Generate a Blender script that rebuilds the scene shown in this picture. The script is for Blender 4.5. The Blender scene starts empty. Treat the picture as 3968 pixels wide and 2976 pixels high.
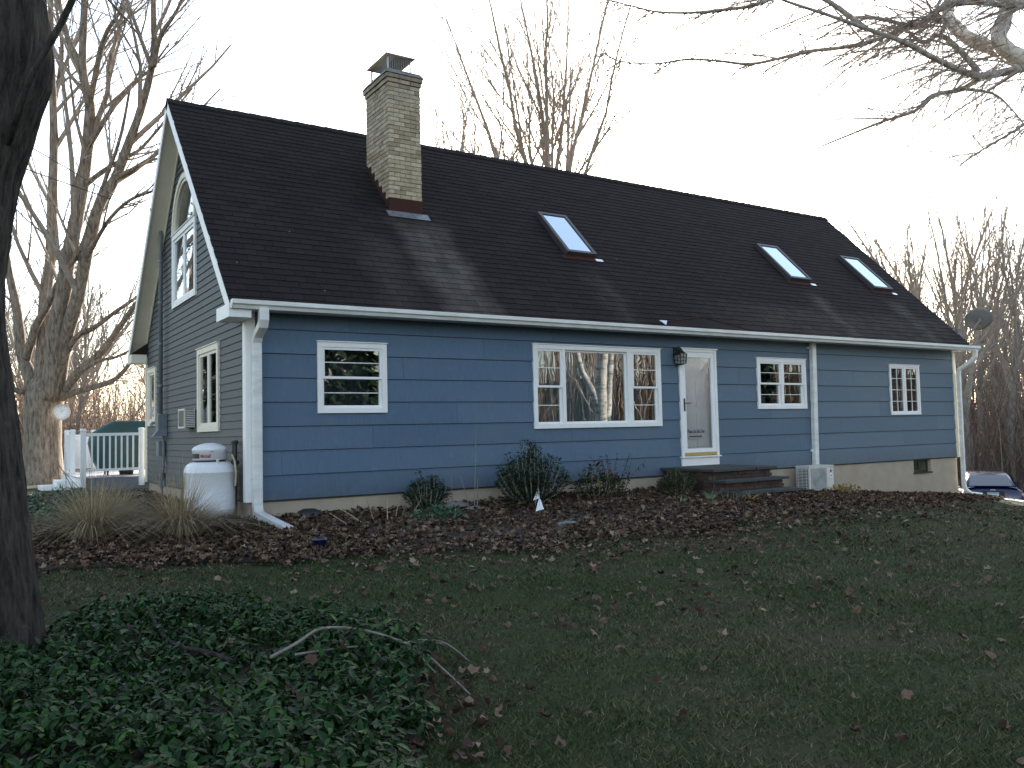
import bpy, math, random
import numpy as np
from mathutils import Vector, Matrix, Euler

random.seed(7)
RNG = np.random.default_rng(11)
scene = bpy.context.scene
COL = scene.collection
rad = math.radians

# ------------------------------------------------------------------ camera
CAM = Vector((-3.272, -11.7767, 0.8886))
YAW, PITCH, ROLL = 0.5728, 0.0546, -0.0227
fwd = Vector((math.sin(YAW)*math.cos(PITCH), math.cos(YAW)*math.cos(PITCH), math.sin(PITCH)))
rgt0 = Vector((math.cos(YAW), -math.sin(YAW), 0)); up0 = rgt0.cross(fwd)
rgt = rgt0*math.cos(ROLL) + up0*math.sin(ROLL); upv = up0*math.cos(ROLL) - rgt0*math.sin(ROLL)
cd = bpy.data.cameras.new('camera'); cam = bpy.data.objects.new('camera', cd); COL.objects.link(cam)
m = Matrix((rgt, upv, -fwd)).transposed().to_4x4(); m.translation = CAM
cam.matrix_world = m
cd.sensor_fit = 'HORIZONTAL'; cd.sensor_width = 36.0; cd.lens = 36.0*3302/3968
cd.clip_end = 2000; cd.clip_start = 0.05
scene.camera = cam

# ------------------------------------------------------------------ world, sun, exposure
SUN_AZ, SUN_EL = rad(41.4), rad(15.5)
w = bpy.data.worlds.new('World'); scene.world = w; w.use_nodes = True
nt = w.node_tree; nt.nodes.clear()
sky = nt.nodes.new('ShaderNodeTexSky'); sky.sky_type = 'NISHITA'; sky.sun_disc = False
sky.sun_elevation = SUN_EL; sky.sun_rotation = SUN_AZ
sky.air_density = 1.0; sky.dust_density = 1.2; sky.ozone_density = 1.0
bg = nt.nodes.new('ShaderNodeBackground'); bg.inputs['Strength'].default_value = 0.15
wo = nt.nodes.new('ShaderNodeOutputWorld')
hs = nt.nodes.new('ShaderNodeHueSaturation'); hs.inputs['Saturation'].default_value = 0.76   # thin high haze greys the whole sky evenly
nt.links.new(sky.outputs[0], hs.inputs['Color']); nt.links.new(hs.outputs[0], bg.inputs[0]); nt.links.new(bg.outputs[0], wo.inputs[0])
sd = bpy.data.lights.new('sun', 'SUN'); sd.energy = 4.5; sd.angle = rad(0.5); sd.color = (1.0, 0.93, 0.82)
sun = bpy.data.objects.new('sun', sd); COL.objects.link(sun)
sdir = Vector((math.sin(SUN_AZ)*math.cos(SUN_EL), math.cos(SUN_AZ)*math.cos(SUN_EL), math.sin(SUN_EL)))
sun.rotation_euler = (-sdir).to_track_quat('-Z', 'Y').to_euler(); sun.location = sdir*80
vs = scene.view_settings
vs.view_transform = 'Standard'; vs.look = 'None'; vs.gamma = 1.0; vs.use_curve_mapping = False
vs.exposure = 1.8
try:
    scene.cycles.transparent_max_bounces = 24
    scene.cycles.max_bounces = 8
except Exception: pass

# ------------------------------------------------------------------ house dimensions
C1 = 0.34                    # shake course height
HS = 2.61                    # soffit height
L, D = 17.35, 7.54
RZ, EZ, EO = 6.82, 2.68, 0.34   # ridge height, eave height, eave overhang
RO = 0.31                    # rake overhang
SL = (RZ-EZ)/(D/2+EO)
def roofz(y): return EZ + (min(y, D-y)+EO)*SL

def sst(a, b, x):
    t = min(1, max(0, (x-a)/(b-a))); return t*t*(3-2*t)
def ground(x, y):
    a = -0.26 - 0.0755*(min(max(x, 8), 19)-8)
    if y < 0: a -= 0.042*min(-y, 14)
    a += 0.08*sst(0, 12, y)*sst(3, 0, x)
    s = (x-18.4)*0.757-(y-0.3)*0.655
    t = sst(0.25, 2.6, s)
    t = max(t, sst(20, 27, x))
    z = a*(1-t) + (-2.3)*t
    z -= 2.0*sst(22, 60, y)*sst(0, 20, x)
    z += 5.5*sst(26, 75, -y) + 5.5*sst(34, 80, x)*sst(4, -8, y)      # wooded rise on the far side of the lawn
    z += 0.012*math.sin(x*1.7+y*0.6)+0.01*math.sin(y*2.1-x*0.9)
    return z

# ------------------------------------------------------------------ materials
MATS = {}
def nmat(name):
    m_ = bpy.data.materials.new(name); m_.use_nodes = True
    MATS[name] = m_
    return m_, m_.node_tree, m_.node_tree.nodes['Principled BSDF']
def mapping(t, coord='Position', scale=(1, 1, 1)):
    if coord == 'Position':
        g_ = t.nodes.new('ShaderNodeNewGeometry'); src = g_.outputs['Position']
    else:
        g_ = t.nodes.new('ShaderNodeTexCoord'); src = g_.outputs[coord]
    mp = t.nodes.new('ShaderNodeMapping'); mp.inputs['Scale'].default_value = scale
    t.links.new(src, mp.inputs['Vector']); return mp.outputs[0]
def noise(t, vec, scale, detail=4, rough=0.6):
    n = t.nodes.new('ShaderNodeTexNoise'); n.inputs['Scale'].default_value = scale
    n.inputs['Detail'].default_value = detail; n.inputs['Roughness'].default_value = rough
    if vec is not None: t.links.new(vec, n.inputs['Vector'])
    return n.outputs['Fac']
def ramp(t, fac, stops):
    r = t.nodes.new('ShaderNodeValToRGB'); t.links.new(fac, r.inputs[0])
    e = r.color_ramp.elements
    while len(e) < len(stops): e.new(0.5)
    for i, (p, c) in enumerate(stops):
        e[i].position = p; e[i].color = (*c, 1) if len(c) == 3 else c
    return r.outputs[0]
def mixc(t, fac, a, b, mode='MIX'):
    mx = t.nodes.new('ShaderNodeMix'); mx.data_type = 'RGBA'; mx.blend_type = mode
    if isinstance(fac, (int, float)): mx.inputs[0].default_value = fac
    else: t.links.new(fac, mx.inputs[0])
    for s, v in ((6, a), (7, b)):
        if isinstance(v, tuple): mx.inputs[s].default_value = (*v, 1)
        else: t.links.new(v, mx.inputs[s])
    return mx.outputs[2]
def math_(t, op, a, b=None, clamp=False):
    n = t.nodes.new('ShaderNodeMath'); n.operation = op; n.use_clamp = clamp
    for i, v in enumerate((a, b)):
        if v is None: continue
        if isinstance(v, (int, float)): n.inputs[i].default_value = v
        else: t.links.new(v, n.inputs[i])
    return n.outputs[0]
def bump(t, b, h, strength=0.3, dist=0.01):
    bn = t.nodes.new('ShaderNodeBump'); bn.inputs['Strength'].default_value = strength
    bn.inputs['Distance'].default_value = dist
    t.links.new(h, bn.inputs['Height']); t.links.new(bn.outputs[0], b.inputs['Normal'])
def island(t):
    return t.nodes.new('ShaderNodeNewGeometry').outputs['Random Per Island']
def objrand(t):
    return t.nodes.new('ShaderNodeObjectInfo').outputs['Random']

def simple(name, c1, c2=None, scale=6, rough=0.6, bmp=0.0, bdist=0.005, stretch=(1, 1, 1), spec=0.5, metal=0.0, coord='Position', rnd=None, detail=5):
    m_, t, b = nmat(name)
    b.inputs['Roughness'].default_value = rough; b.inputs['Metallic'].default_value = metal
    b.inputs['Specular IOR Level'].default_value = spec
    c2 = c2 or tuple(x*0.8 for x in c1)
    vec = mapping(t, coord, stretch)
    n = noise(t, vec, scale, detail)
    col = ramp(t, n, [(0.3, c2), (0.7, c1)])
    if rnd is not None:
        r = objrand(t) if rnd[0] == 'obj' else island(t)
        col = mixc(t, r, col, mixc(t, 1.0, col, rnd[1], 'MULTIPLY'))
    t.links.new(col, b.inputs['Base Color'])
    if bmp: bump(t, b, n, bmp, bdist)
    return m_

def make_siding(name, c, c_dirt_lit, stretch, scale):
    m_, t, b = nmat(name)
    b.inputs['Roughness'].default_value = 0.62; b.inputs['Specular IOR Level'].default_value = 0.35
    g_ = noise(t, mapping(t, 'Position', stretch), scale, 5, 0.7)
    lo = noise(t, mapping(t, 'Position', (0.35, 0.35, 0.5)), 1.3, 4)
    col = ramp(t, g_, [(0.25, tuple(x*0.8 for x in c)), (0.75, tuple(x*1.08 for x in c))])
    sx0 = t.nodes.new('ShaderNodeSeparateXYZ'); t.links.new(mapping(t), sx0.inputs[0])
    far_light = math_(t, 'MULTIPLY', math_(t, 'MULTIPLY', math_(t, 'SUBTRACT', sx0.outputs[0], 5.0), 0.1, True), 0.75)   # greyer, paler far end: warmer light from the right put into the paint
    col = mixc(t, math_(t, 'ADD', ramp(t, lo, [(0.45, (0, 0, 0)), (0.75, (0.4, 0.4, 0.4))]), far_light, True), col, c_dirt_lit)
    sx = t.nodes.new('ShaderNodeSeparateXYZ'); t.links.new(mapping(t), sx.inputs[0])
    splash = math_(t, 'MULTIPLY', math_(t, 'MULTIPLY', math_(t, 'SUBTRACT', 0.32, sx.outputs[2]), 3.0, True), noise(t, mapping(t), 7, 5, 0.7))
    col = mixc(t, math_(t, 'MULTIPLY', splash, 0.7), col, (0.075, 0.062, 0.05))
    nail = t.nodes.new('ShaderNodeTexNoise'); nail.inputs['Scale'].default_value = 4.5; t.links.new(mapping(t), nail.inputs['Vector'])
    col = mixc(t, ramp(t, nail.outputs['Fac'], [(0.62, (0, 0, 0)), (0.74, (0.35, 0.35, 0.35))]), col, mixc(t, 1.0, col, (1.35, 1.3, 1.2), 'MULTIPLY'))
    r = objrand(t)
    col = mixc(t, r, col, mixc(t, 1.0, col, (0.84, 0.86, 0.88), 'MULTIPLY'))
    t.links.new(col, b.inputs['Base Color']); bump(t, b, g_, 0.35, 0.004)
    return m_
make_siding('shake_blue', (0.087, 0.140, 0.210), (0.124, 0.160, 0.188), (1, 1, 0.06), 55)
make_siding('clap_grey', (0.088, 0.094, 0.094), (0.094, 0.096, 0.09), (0.1, 0.1, 1.5), 30)
simple('white_paint', (0.82, 0.80, 0.78), (0.74, 0.72, 0.69), 3, 0.45)
simple('cream_paint', (0.72, 0.66, 0.54), (0.64, 0.58, 0.47), 3, 0.5)
simple('gutter_white', (0.74, 0.74, 0.72), (0.55, 0.54, 0.5), 2.2, 0.4, stretch=(1, 1, 4))
simple('vinyl_white', (0.8, 0.8, 0.8), (0.74, 0.74, 0.74), 3, 0.35)
simple('sash_white', (0.82, 0.81, 0.80), (0.75, 0.74, 0.73), 4, 0.4)
simple('flash_brown', (0.055, 0.022, 0.016), (0.035, 0.014, 0.011), 5, 0.75, spec=0.15)
simple('lead', (0.22, 0.22, 0.24), (0.1, 0.1, 0.11), 12, 0.45, metal=0.3)
simple('bare_metal', (0.75, 0.75, 0.76), (0.6, 0.6, 0.62), 12, 0.3, metal=0.8)
simple('dark_metal', (0.035, 0.033, 0.034), (0.025, 0.022, 0.022), 8, 0.45)
simple('skylight_frame', (0.05, 0.045, 0.043), (0.035, 0.03, 0.03), 8, 0.5)
simple('black_iron', (0.015, 0.015, 0.016), (0.01, 0.01, 0.01), 20, 0.5)
simple('mesh_steel', (0.45, 0.44, 0.43), (0.3, 0.28, 0.26), 20, 0.4, metal=0.7)
simple('brass', (0.65, 0.46, 0.16), (0.55, 0.38, 0.12), 10, 0.35, metal=0.6)
simple('room_dark', (0.05, 0.048, 0.045), (0.04, 0.04, 0.038), 2, 0.9)
simple('inner_door', (0.82, 0.82, 0.83), (0.76, 0.76, 0.77), 2, 0.5)
simple('curtain_teal', (0.12, 0.26, 0.30), (0.09, 0.2, 0.24), 4, 0.9, stretch=(6, 6, 0.4))
simple('curtain_grey', (0.16, 0.17, 0.17), (0.1, 0.1, 0.11), 4, 0.9, stretch=(6, 6, 0.4))
simple('grey_paint', (0.14, 0.16, 0.18), (0.11, 0.125, 0.14), 6, 0.5)
simple('conduit', (0.16, 0.18, 0.2), (0.12, 0.13, 0.15), 6, 0.5)
simple('wire_black', (0.02, 0.02, 0.02), (0.015, 0.015, 0.015), 6, 0.6)
simple('tank_white', (0.68, 0.68, 0.685), (0.61, 0.61, 0.615), 2.5, 0.38)
simple('tank_red', (0.35, 0.01, 0.03), (0.3, 0.01, 0.02), 5, 0.5)
simple('hose_tan', (0.45, 0.42, 0.25), (0.35, 0.3, 0.18), 12, 0.6)
simple('ac_beige', (0.62, 0.61, 0.57), (0.52, 0.5, 0.46), 6, 0.5)
simple('ac_grey', (0.36, 0.36, 0.35), (0.3, 0.3, 0.29), 8, 0.6)
simple('slate', (0.045, 0.05, 0.046), (0.025, 0.03, 0.028), 7, 0.8, 0.4, 0.006)
simple('step_brick', (0.105, 0.055, 0.042), (0.055, 0.03, 0.025), 9, 0.85, 0.5, 0.006, rnd=('obj', (0.5, 0.45, 0.45)))
simple('mortar_dark', (0.14, 0.12, 0.105), (0.08, 0.07, 0.06), 14, 0.9, 0.4)
simple('deck_grey', (0.16, 0.18, 0.21), (0.12, 0.135, 0.16), 6, 0.6, stretch=(1, 6, 6))
simple('deck_top', (0.42, 0.42, 0.43), (0.34, 0.34, 0.35), 6, 0.6, stretch=(1, 6, 6), rnd=('obj', (0.8, 0.8, 0.8)))
simple('grill_cover', (0.012, 0.055, 0.05), (0.008, 0.035, 0.033), 3, 0.55, 0.5, 0.03)
simple('clock_face', (0.72, 0.74, 0.72), (0.62, 0.64, 0.62), 8, 0.4)
simple('clock_rim', (0.55, 0.5, 0.46), (0.45, 0.4, 0.37), 8, 0.4)
simple('dish_grey', (0.20, 0.19, 0.18), (0.16, 0.15, 0.145), 6, 0.5)
simple('stone', (0.2, 0.19, 0.185), (0.1, 0.1, 0.1), 9, 0.85, 0.5, 0.01)
simple('concrete', (0.62, 0.6, 0.55), (0.5, 0.48, 0.43), 5, 0.85, 0.2)
simple('asphalt', (0.075, 0.072, 0.07), (0.05, 0.05, 0.05), 30, 0.9, 0.3)
simple('flag_white', (0.85, 0.86, 0.9), (0.8, 0.8, 0.85), 6, 0.6)
simple('black_plastic', (0.02, 0.02, 0.022), (0.014, 0.014, 0.015), 8, 0.5)
simple('car_blue', (0.006, 0.013, 0.055), (0.005, 0.011, 0.045), 3, 0.18, spec=0.8)
simple('car_black', (0.012, 0.012, 0.014), (0.01, 0.01, 0.01), 5, 0.4)
simple('tail_red', (0.35, 0.01, 0.015), (0.25, 0.01, 0.01), 20, 0.2)
simple('lamp_clear', (0.6, 0.6, 0.62), (0.5, 0.5, 0.52), 20, 0.15)
simple('plate', (0.55, 0.62, 0.68), (0.5, 0.58, 0.64), 20, 0.4)
simple('plate_blue', (0.1, 0.2, 0.4), (0.1, 0.2, 0.4), 20, 0.4)
simple('rubber', (0.02, 0.02, 0.02), (0.015, 0.015, 0.015), 20, 0.8)
simple('alloy', (0.5, 0.5, 0.52), (0.45, 0.45, 0.46), 20, 0.3, metal=0.8)
simple('text_dark', (0.03, 0.03, 0.035), (0.03, 0.03, 0.035), 5, 0.5)

def make_concrete():
    m_, t, b = nmat('foundation'); b.inputs['Roughness'].default_value = 0.9
    v = mapping(t); n = noise(t, v, 2.2, 6, 0.65); n2 = noise(t, mapping(t, 'Position', (1.2, 1.2, 2.6)), 2.1, 4)
    col = ramp(t, n, [(0.3, (0.32, 0.258, 0.192)), (0.7, (0.41, 0.337, 0.255))])
    # rising damp patches with their own ragged shape
    sx = t.nodes.new('ShaderNodeSeparateXYZ'); t.links.new(v, sx.inputs[0])
    low = math_(t, 'MULTIPLY', math_(t, 'SUBTRACT', -0.10, sx.outputs[2]), 4.0, True)
    patch = ramp(t, math_(t, 'MULTIPLY', n2, math_(t, 'ADD', low, 0.55)), [(0.72, (0, 0, 0)), (0.86, (1, 1, 1))])
    left = math_(t, 'MULTIPLY', math_(t, 'SUBTRACT', 6.0, sx.outputs[0]), 0.4, True)
    col = mixc(t, math_(t, 'MULTIPLY', math_(t, 'MULTIPLY', patch, 0.6), left), col, (0.09, 0.075, 0.06))
    t.links.new(col, b.inputs['Base Color']); bump(t, b, noise(t, v, 60, 3), 0.3, 0.004)
make_concrete()

CH = (2.98, 3.61, 1.74, 2.72, 7.36)      # chimney x0 x1 y0 y1 top
SKYL = [(6.36, 7.07), (12.76, 13.5), (15.92, 16.7)]
def make_shingle():
    m_, t, b = nmat('shingle'); b.inputs['Roughness'].default_value = 0.92; b.inputs['Specular IOR Level'].default_value = 0.2
    v = mapping(t); sx = t.nodes.new('ShaderNodeSeparateXYZ'); t.links.new(v, sx.inputs[0])
    X, Y = sx.outputs[0], sx.outputs[1]
    wob = math_(t, 'MULTIPLY', math_(t, 'SUBTRACT', noise(t, v, 1.1, 4), 0.5), 0.9)
    Xw = math_(t, 'ADD', X, wob)
    def streak(x0, x1, ytop, amt, soft):
        # paler run-off stain below a metal flashing: it washes straight down the slope
        a = math_(t, 'DIVIDE', math_(t, 'SUBTRACT', Xw, x0-soft*0.5), soft, True)
        c = math_(t, 'DIVIDE', math_(t, 'SUBTRACT', x1+soft*0.5, Xw), soft, True)
        dn = math_(t, 'DIVIDE', math_(t, 'SUBTRACT', ytop, Y), 0.25, True)
        return math_(t, 'MULTIPLY', math_(t, 'MULTIPLY', math_(t, 'MULTIPLY', a, c), dn), amt)
    st = streak(3.0, 3.9, 1.62, 0.95, 0.45)
    st = math_(t, 'MAXIMUM', st, streak(2.1, 2.6, 1.2, 0.35, 0.6))
    for i, (a, c) in enumerate(SKYL):
        st = math_(t, 'MAXIMUM', st, streak(a+0.12, c-0.1, 0.95, (0.35, 0.85, 0.8)[i], 0.4))
    st = math_(t, 'MAXIMUM', st, streak(9.8, 18.5, 0.5, 0.40, 2.5))
    st = math_(t, 'MULTIPLY', st, math_(t, 'ADD', math_(t, 'MULTIPLY', noise(t, mapping(t, 'Position', (3, 0.5, 0.5)), 2.5, 5), 1.2), 0.3), True)
    gr = noise(t, v, 90, 3); lo = noise(t, v, 0.7, 4)
    col = ramp(t, gr, [(0.3, (0.010, 0.0075, 0.0075)), (0.7, (0.027, 0.0205, 0.0195))])
    col = mixc(t, lo, col, mixc(t, 1.0, col, (0.7, 0.62, 0.62), 'MULTIPLY'))
    pale = ramp(t, gr, [(0.3, (0.046, 0.04, 0.036)), (0.7, (0.092, 0.08, 0.07))])
    col = mixc(t, st, col, pale)
    isl = math_(t, 'ADD', math_(t, 'MULTIPLY', island(t), 0.5), math_(t, 'MULTIPLY', objrand(t), 0.5))
    col = mixc(t, isl, mixc(t, 1.0, col, (0.55, 0.54, 0.54), 'MULTIPLY'), mixc(t, 1.0, col, (1.45, 1.4, 1.35), 'MULTIPLY'))
    spots = t.nodes.new('ShaderNodeTexVoronoi'); spots.inputs['Scale'].default_value = 2.2; t.links.new(v, spots.inputs['Vector'])
    dot = math_(t, 'LESS_THAN', spots.outputs['Distance'], 0.024)
    col = mixc(t, dot, col, (0.2, 0.22, 0.2))
    t.links.new(col, b.inputs['Base Color']); bump(t, b, gr, 0.5, 0.004)
make_shingle()

def make_brick():
    m_, t, b = nmat('chimney_brick'); b.inputs['Roughness'].default_value = 0.88
    v = mapping(t); n = noise(t, v, 14, 5, 0.7); lo = noise(t, v, 2.2, 4)
    sx = t.nodes.new('ShaderNodeSeparateXYZ'); t.links.new(v, sx.inputs[0])
    r = math_(t, 'FRACT', math_(t, 'ADD', objrand(t), island(t)))
    col = ramp(t, r, [(0.0, (0.33, 0.255, 0.165)), (0.5, (0.46, 0.37, 0.245)), (1.0, (0.55, 0.46, 0.33))])
    col = mixc(t, 1.0, col, ramp(t, n, [(0.25, (0.55, 0.53, 0.5)), (0.7, (1, 1, 1))]), 'MULTIPLY')
    soot = math_(t, 'MULTIPLY', math_(t, 'SUBTRACT', sx.outputs[2], 6.3), 0.8, True)
    soot = math_(t, 'MULTIPLY', soot, ramp(t, noise(t, mapping(t, 'Position', (5, 5, 1.2)), 2.2, 5), [(0.35, (0.15, 0.15, 0.15)), (0.6, (1, 1, 1))]))
    col = mixc(t, math_(t, 'MULTIPLY', soot, 0.75), col, (0.12, 0.11, 0.10))
    t.links.new(col, b.inputs['Base Color']); bump(t, b, n, 0.5, 0.006)
make_brick()
simple('chimney_mortar', (0.22, 0.2, 0.17), (0.1, 0.095, 0.085), 12, 0.95, 0.5)
simple('chimney_crown', (0.22, 0.21, 0.2), (0.09, 0.085, 0.08), 9, 0.95, 0.5)

def make_glass(name, f0, tint, wav, wscale, rough=0.0, stretch=(1, 1, 1)):
    m_ = bpy.data.materials.new(name); m_.use_nodes = True; MATS[name] = m_
    t = m_.node_tree; t.nodes.clear()
    o = t.nodes.new('ShaderNodeOutputMaterial'); mx = t.nodes.new('ShaderNodeMixShader')
    tr = t.nodes.new('ShaderNodeBsdfTransparent'); tr.inputs[0].default_value = (*tint, 1)
    gl = t.nodes.new('ShaderNodeBsdfGlossy'); gl.inputs['Roughness'].default_value = rough; gl.inputs[0].default_value = (0.95, 0.97, 1, 1)
    if name == 'sky_glass': gl.inputs[0].default_value = (0.72, 0.84, 1, 1)     # blue of the mirrored sky put into the gloss tint
    lw = t.nodes.new('ShaderNodeLayerWeight'); lw.inputs[0].default_value = 0.5
    f = math_(t, 'ADD', math_(t, 'MULTIPLY', math_(t, 'POWER', lw.outputs['Facing'], 4.0), 1-f0), f0, True)
    t.links.new(f, mx.inputs[0]); t.links.new(tr.outputs[0], mx.inputs[1]); t.links.new(gl.outputs[0], mx.inputs[2])
    t.links.new(mx.outputs[0], o.inputs[0])
    if wav:
        bn = t.nodes.new('ShaderNodeBump'); bn.inputs['Strength'].default_value = wav; bn.inputs['Distance'].default_value = 0.02
        t.links.new(noise(t, mapping(t, 'Position', stretch), wscale, 2), bn.inputs['Height']); t.links.new(bn.outputs[0], gl.inputs['Normal'])
make_glass('glass', 0.16, (0.75, 0.78, 0.78), 0.03, 2.0)
make_glass('storm_glass', 0.2, (0.92, 0.93, 0.93), 0.10, 4.0, stretch=(1.6, 1, 0.8))
make_glass('sky_glass', 0.72, (0.3, 0.36, 0.45), 0.03, 3.0, 0.02)
make_glass('car_glass', 0.12, (0.06, 0.07, 0.08), 0, 1)
make_glass('lantern_glass', 0.12, (0.7, 0.72, 0.7), 0.1, 30)

def make_bark(name, c1, c2, scale, stretch, strength, dist):
    m_, t, b = nmat(name); b.inputs['Roughness'].default_value = 0.92; b.inputs['Specular IOR Level'].default_value = 0.2
    v = mapping(t, 'Position', stretch); n = noise(t, v, scale, 8, 0.7); n2 = noise(t, mapping(t), 5, 3)
    col = ramp(t, n, [(0.35, c2), (0.62, c1)])
    col = mixc(t, n2, mixc(t, 1.0, col, (0.7, 0.7, 0.7), 'MULTIPLY'), col)
    if name == 'bark_dark': col = mixc(t, ramp(t, noise(t, mapping(t), 11, 6, 0.7), [(0.6, (0, 0, 0)), (0.68, (0.55, 0.55, 0.55))]), col, (0.085, 0.09, 0.075))   # lichen
    t.links.new(col, b.inputs['Base Color']); bump(t, b, n, strength, dist)
make_bark('bark_dark', (0.075, 0.064, 0.056), (0.012, 0.010, 0.009), 9, (3.0, 3.0, 0.45), 1.0, 0.035)
make_bark('bark_maple', (0.34, 0.275, 0.215), (0.09, 0.066, 0.05), 7, (2.5, 2.5, 0.5), 0.9, 0.03)
make_bark('bark_grey', (0.30, 0.265, 0.235), (0.14, 0.12, 0.10), 6, (2, 2, 0.6), 0.5, 0.015)
make_bark('twig', (0.42, 0.35, 0.29), (0.26, 0.21, 0.175), 8, (1, 1, 1), 0.2, 0.005)
def make_birch():
    m_, t, b = nmat('bark_birch'); b.inputs['Roughness'].default_value = 0.75
    n = noise(t, mapping(t, 'Position', (1, 1, 4.5)), 3.2, 5, 0.65); n2 = noise(t, mapping(t), 1.6, 5, 0.7)
    col = ramp(t, n, [(0.36, (0.06, 0.05, 0.045)), (0.46, (0.55, 0.51, 0.45)), (0.7, (0.72, 0.68, 0.61))])
    col = mixc(t, ramp(t, n2, [(0.55, (0, 0, 0)), (0.68, (1, 1, 1))]), col, (0.16, 0.13, 0.11))
    t.links.new(col, b.inputs['Base Color']); bump(t, b, n, 0.4, 0.01)
make_birch()
make_bark('birch_limb', (0.46, 0.40, 0.34), (0.16, 0.13, 0.11), 7, (2, 2, 2), 0.4, 0.01)

def make_leafmat(name, stops, rough=0.7, spec=0.3, trans=0.0, second=None):
    m_, t, b = nmat(name); b.inputs['Roughness'].default_value = rough; b.inputs['Specular IOR Level'].default_value = spec
    r = math_(t, 'FRACT', math_(t, 'ADD', island(t), objrand(t)))
    col = ramp(t, r, stops)
    col = mixc(t, 1.0, col, ramp(t, noise(t, mapping(t), 25, 3), [(0.3, (0.75, 0.75, 0.75)), (0.7, (1.1, 1.1, 1.1))]), 'MULTIPLY')
    t.links.new(col, b.inputs['Base Color'])
    if trans:
        o = t.nodes['Material Output']; mx = t.nodes.new('ShaderNodeMixShader'); tr = t.nodes.new('ShaderNodeBsdfTranslucent')
        mx.inputs[0].default_value = trans; t.links.new(col, tr.inputs[0])
        t.links.new(b.outputs[0], mx.inputs[1]); t.links.new(tr.outputs[0], mx.inputs[2]); t.links.new(mx.outputs[0], o.inputs[0])
make_leafmat('dead_leaf', [(0, (0.024, 0.012, 0.007)), (0.4, (0.07, 0.037, 0.021)), (0.75, (0.125, 0.073, 0.042)), (0.94, (0.19, 0.127, 0.08)), (1, (0.28, 0.21, 0.145))], 0.8)
make_leafmat('lawn_leaf', [(0, (0.04, 0.02, 0.013)), (0.4, (0.085, 0.047, 0.03)), (0.85, (0.145, 0.092, 0.06)), (1, (0.26, 0.19, 0.13))], 0.8)
make_leafmat('pachysandra', [(0, (0.004, 0.016, 0.003)), (0.4, (0.009, 0.036, 0.006)), (0.85, (0.018, 0.066, 0.010)), (1, (0.05, 0.10, 0.014))], 0.5, 0.22, 0.15)
make_leafmat('evergreen', [(0, (0.012, 0.026, 0.016)), (0.6, (0.024, 0.05, 0.03)), (1, (0.045, 0.075, 0.04))], 0.5, 0.4)
make_leafmat('olive_leaf', [(0, (0.02, 0.028, 0.012)), (0.6, (0.045, 0.055, 0.022)), (1, (0.085, 0.09, 0.035))], 0.6, 0.3)
make_leafmat('perennial', [(0, (0.02, 0.06, 0.035)), (0.6, (0.045, 0.12, 0.065)), (1, (0.12, 0.18, 0.08))], 0.5, 0.4)
make_leafmat('strap_leaf', [(0, (0.05, 0.13, 0.06)), (0.7, (0.12, 0.22, 0.09)), (1, (0.3, 0.3, 0.14))], 0.5, 0.4)
make_leafmat('straw', [(0, (0.2, 0.15, 0.085)), (0.6, (0.37, 0.285, 0.165)), (1, (0.52, 0.42, 0.27))], 0.75, 0.3, 0.2)
make_leafmat('yellow_leaf', [(0, (0.25, 0.17, 0.05)), (0.6, (0.4, 0.28, 0.09)), (1, (0.5, 0.4, 0.16))], 0.7, 0.3, 0.3)
make_leafmat('brush', [(0, (0.09, 0.065, 0.05)), (0.55, (0.17, 0.125, 0.10)), (0.9, (0.26, 0.20, 0.16)), (1, (0.30, 0.13, 0.07))], 0.85, 0.2)
make_leafmat('brush_leaf', [(0, (0.20, 0.09, 0.05)), (0.5, (0.33, 0.19, 0.11)), (1, (0.45, 0.32, 0.2))], 0.8, 0.2, 0.4)
def make_grass():
    m_, t, b = nmat('grass_blade'); b.inputs['Roughness'].default_value = 0.75; b.inputs['Specular IOR Level'].default_value = 0.25
    v = mapping(t); lo = noise(t, v, 0.55, 5, 0.6); mid = noise(t, v, 3.0, 4)
    g_ = ramp(t, island(t), [(0, (0.010, 0.021, 0.006)), (0.5, (0.033, 0.056, 0.016)), (1, (0.085, 0.105, 0.034))])
    s = ramp(t, island(t), [(0, (0.055, 0.047, 0.024)), (0.6, (0.115, 0.098, 0.052)), (1, (0.22, 0.185, 0.10))])
    fac = ramp(t, math_(t, 'ADD', math_(t, 'MULTIPLY', lo, 0.75), math_(t, 'MULTIPLY', mid, 0.25)), [(0.44, (0.03, 0.03, 0.03)), (0.62, (0.58, 0.58, 0.58))])
    sx = t.nodes.new('ShaderNodeSeparateXYZ'); t.links.new(v, sx.inputs[0])
    fac = math_(t, 'ADD', fac, math_(t, 'MULTIPLY', math_(t, 'MULTIPLY', math_(t, 'SUBTRACT', sx.outputs[0], 2.0), 0.14, True), 0.28))
    pick = math_(t, 'LESS_THAN', math_(t, 'FRACT', math_(t, 'MULTIPLY', island(t), 17.31)), fac)
    col = mixc(t, pick, g_, s); t.links.new(col, b.inputs['Base Color'])
make_grass()
def make_ground():
    m_, t, b = nmat('lawn'); b.inputs['Roughness'].default_value = 0.95; b.inputs['Specular IOR Level'].default_value = 0.1
    v = mapping(t); lo = noise(t, v, 0.55, 5, 0.6); hi = noise(t, v, 28, 6, 0.75)
    a = ramp(t, hi, [(0.3, (0.012, 0.019, 0.006)), (0.7, (0.040, 0.052, 0.018))])
    c = ramp(t, hi, [(0.3, (0.025, 0.021, 0.014)), (0.7, (0.078, 0.068, 0.043))])
    t.links.new(mixc(t, ramp(t, lo, [(0.42, (0.05, 0.05, 0.05)), (0.65, (0.6, 0.6, 0.6))]), a, c), b.inputs['Base Color'])
    bump(t, b, hi, 0.6, 0.02)
make_ground()
simple('bed_soil', (0.042, 0.026, 0.016), (0.018, 0.011, 0.007), 18, 0.95, 0.6, 0.02)

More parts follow.
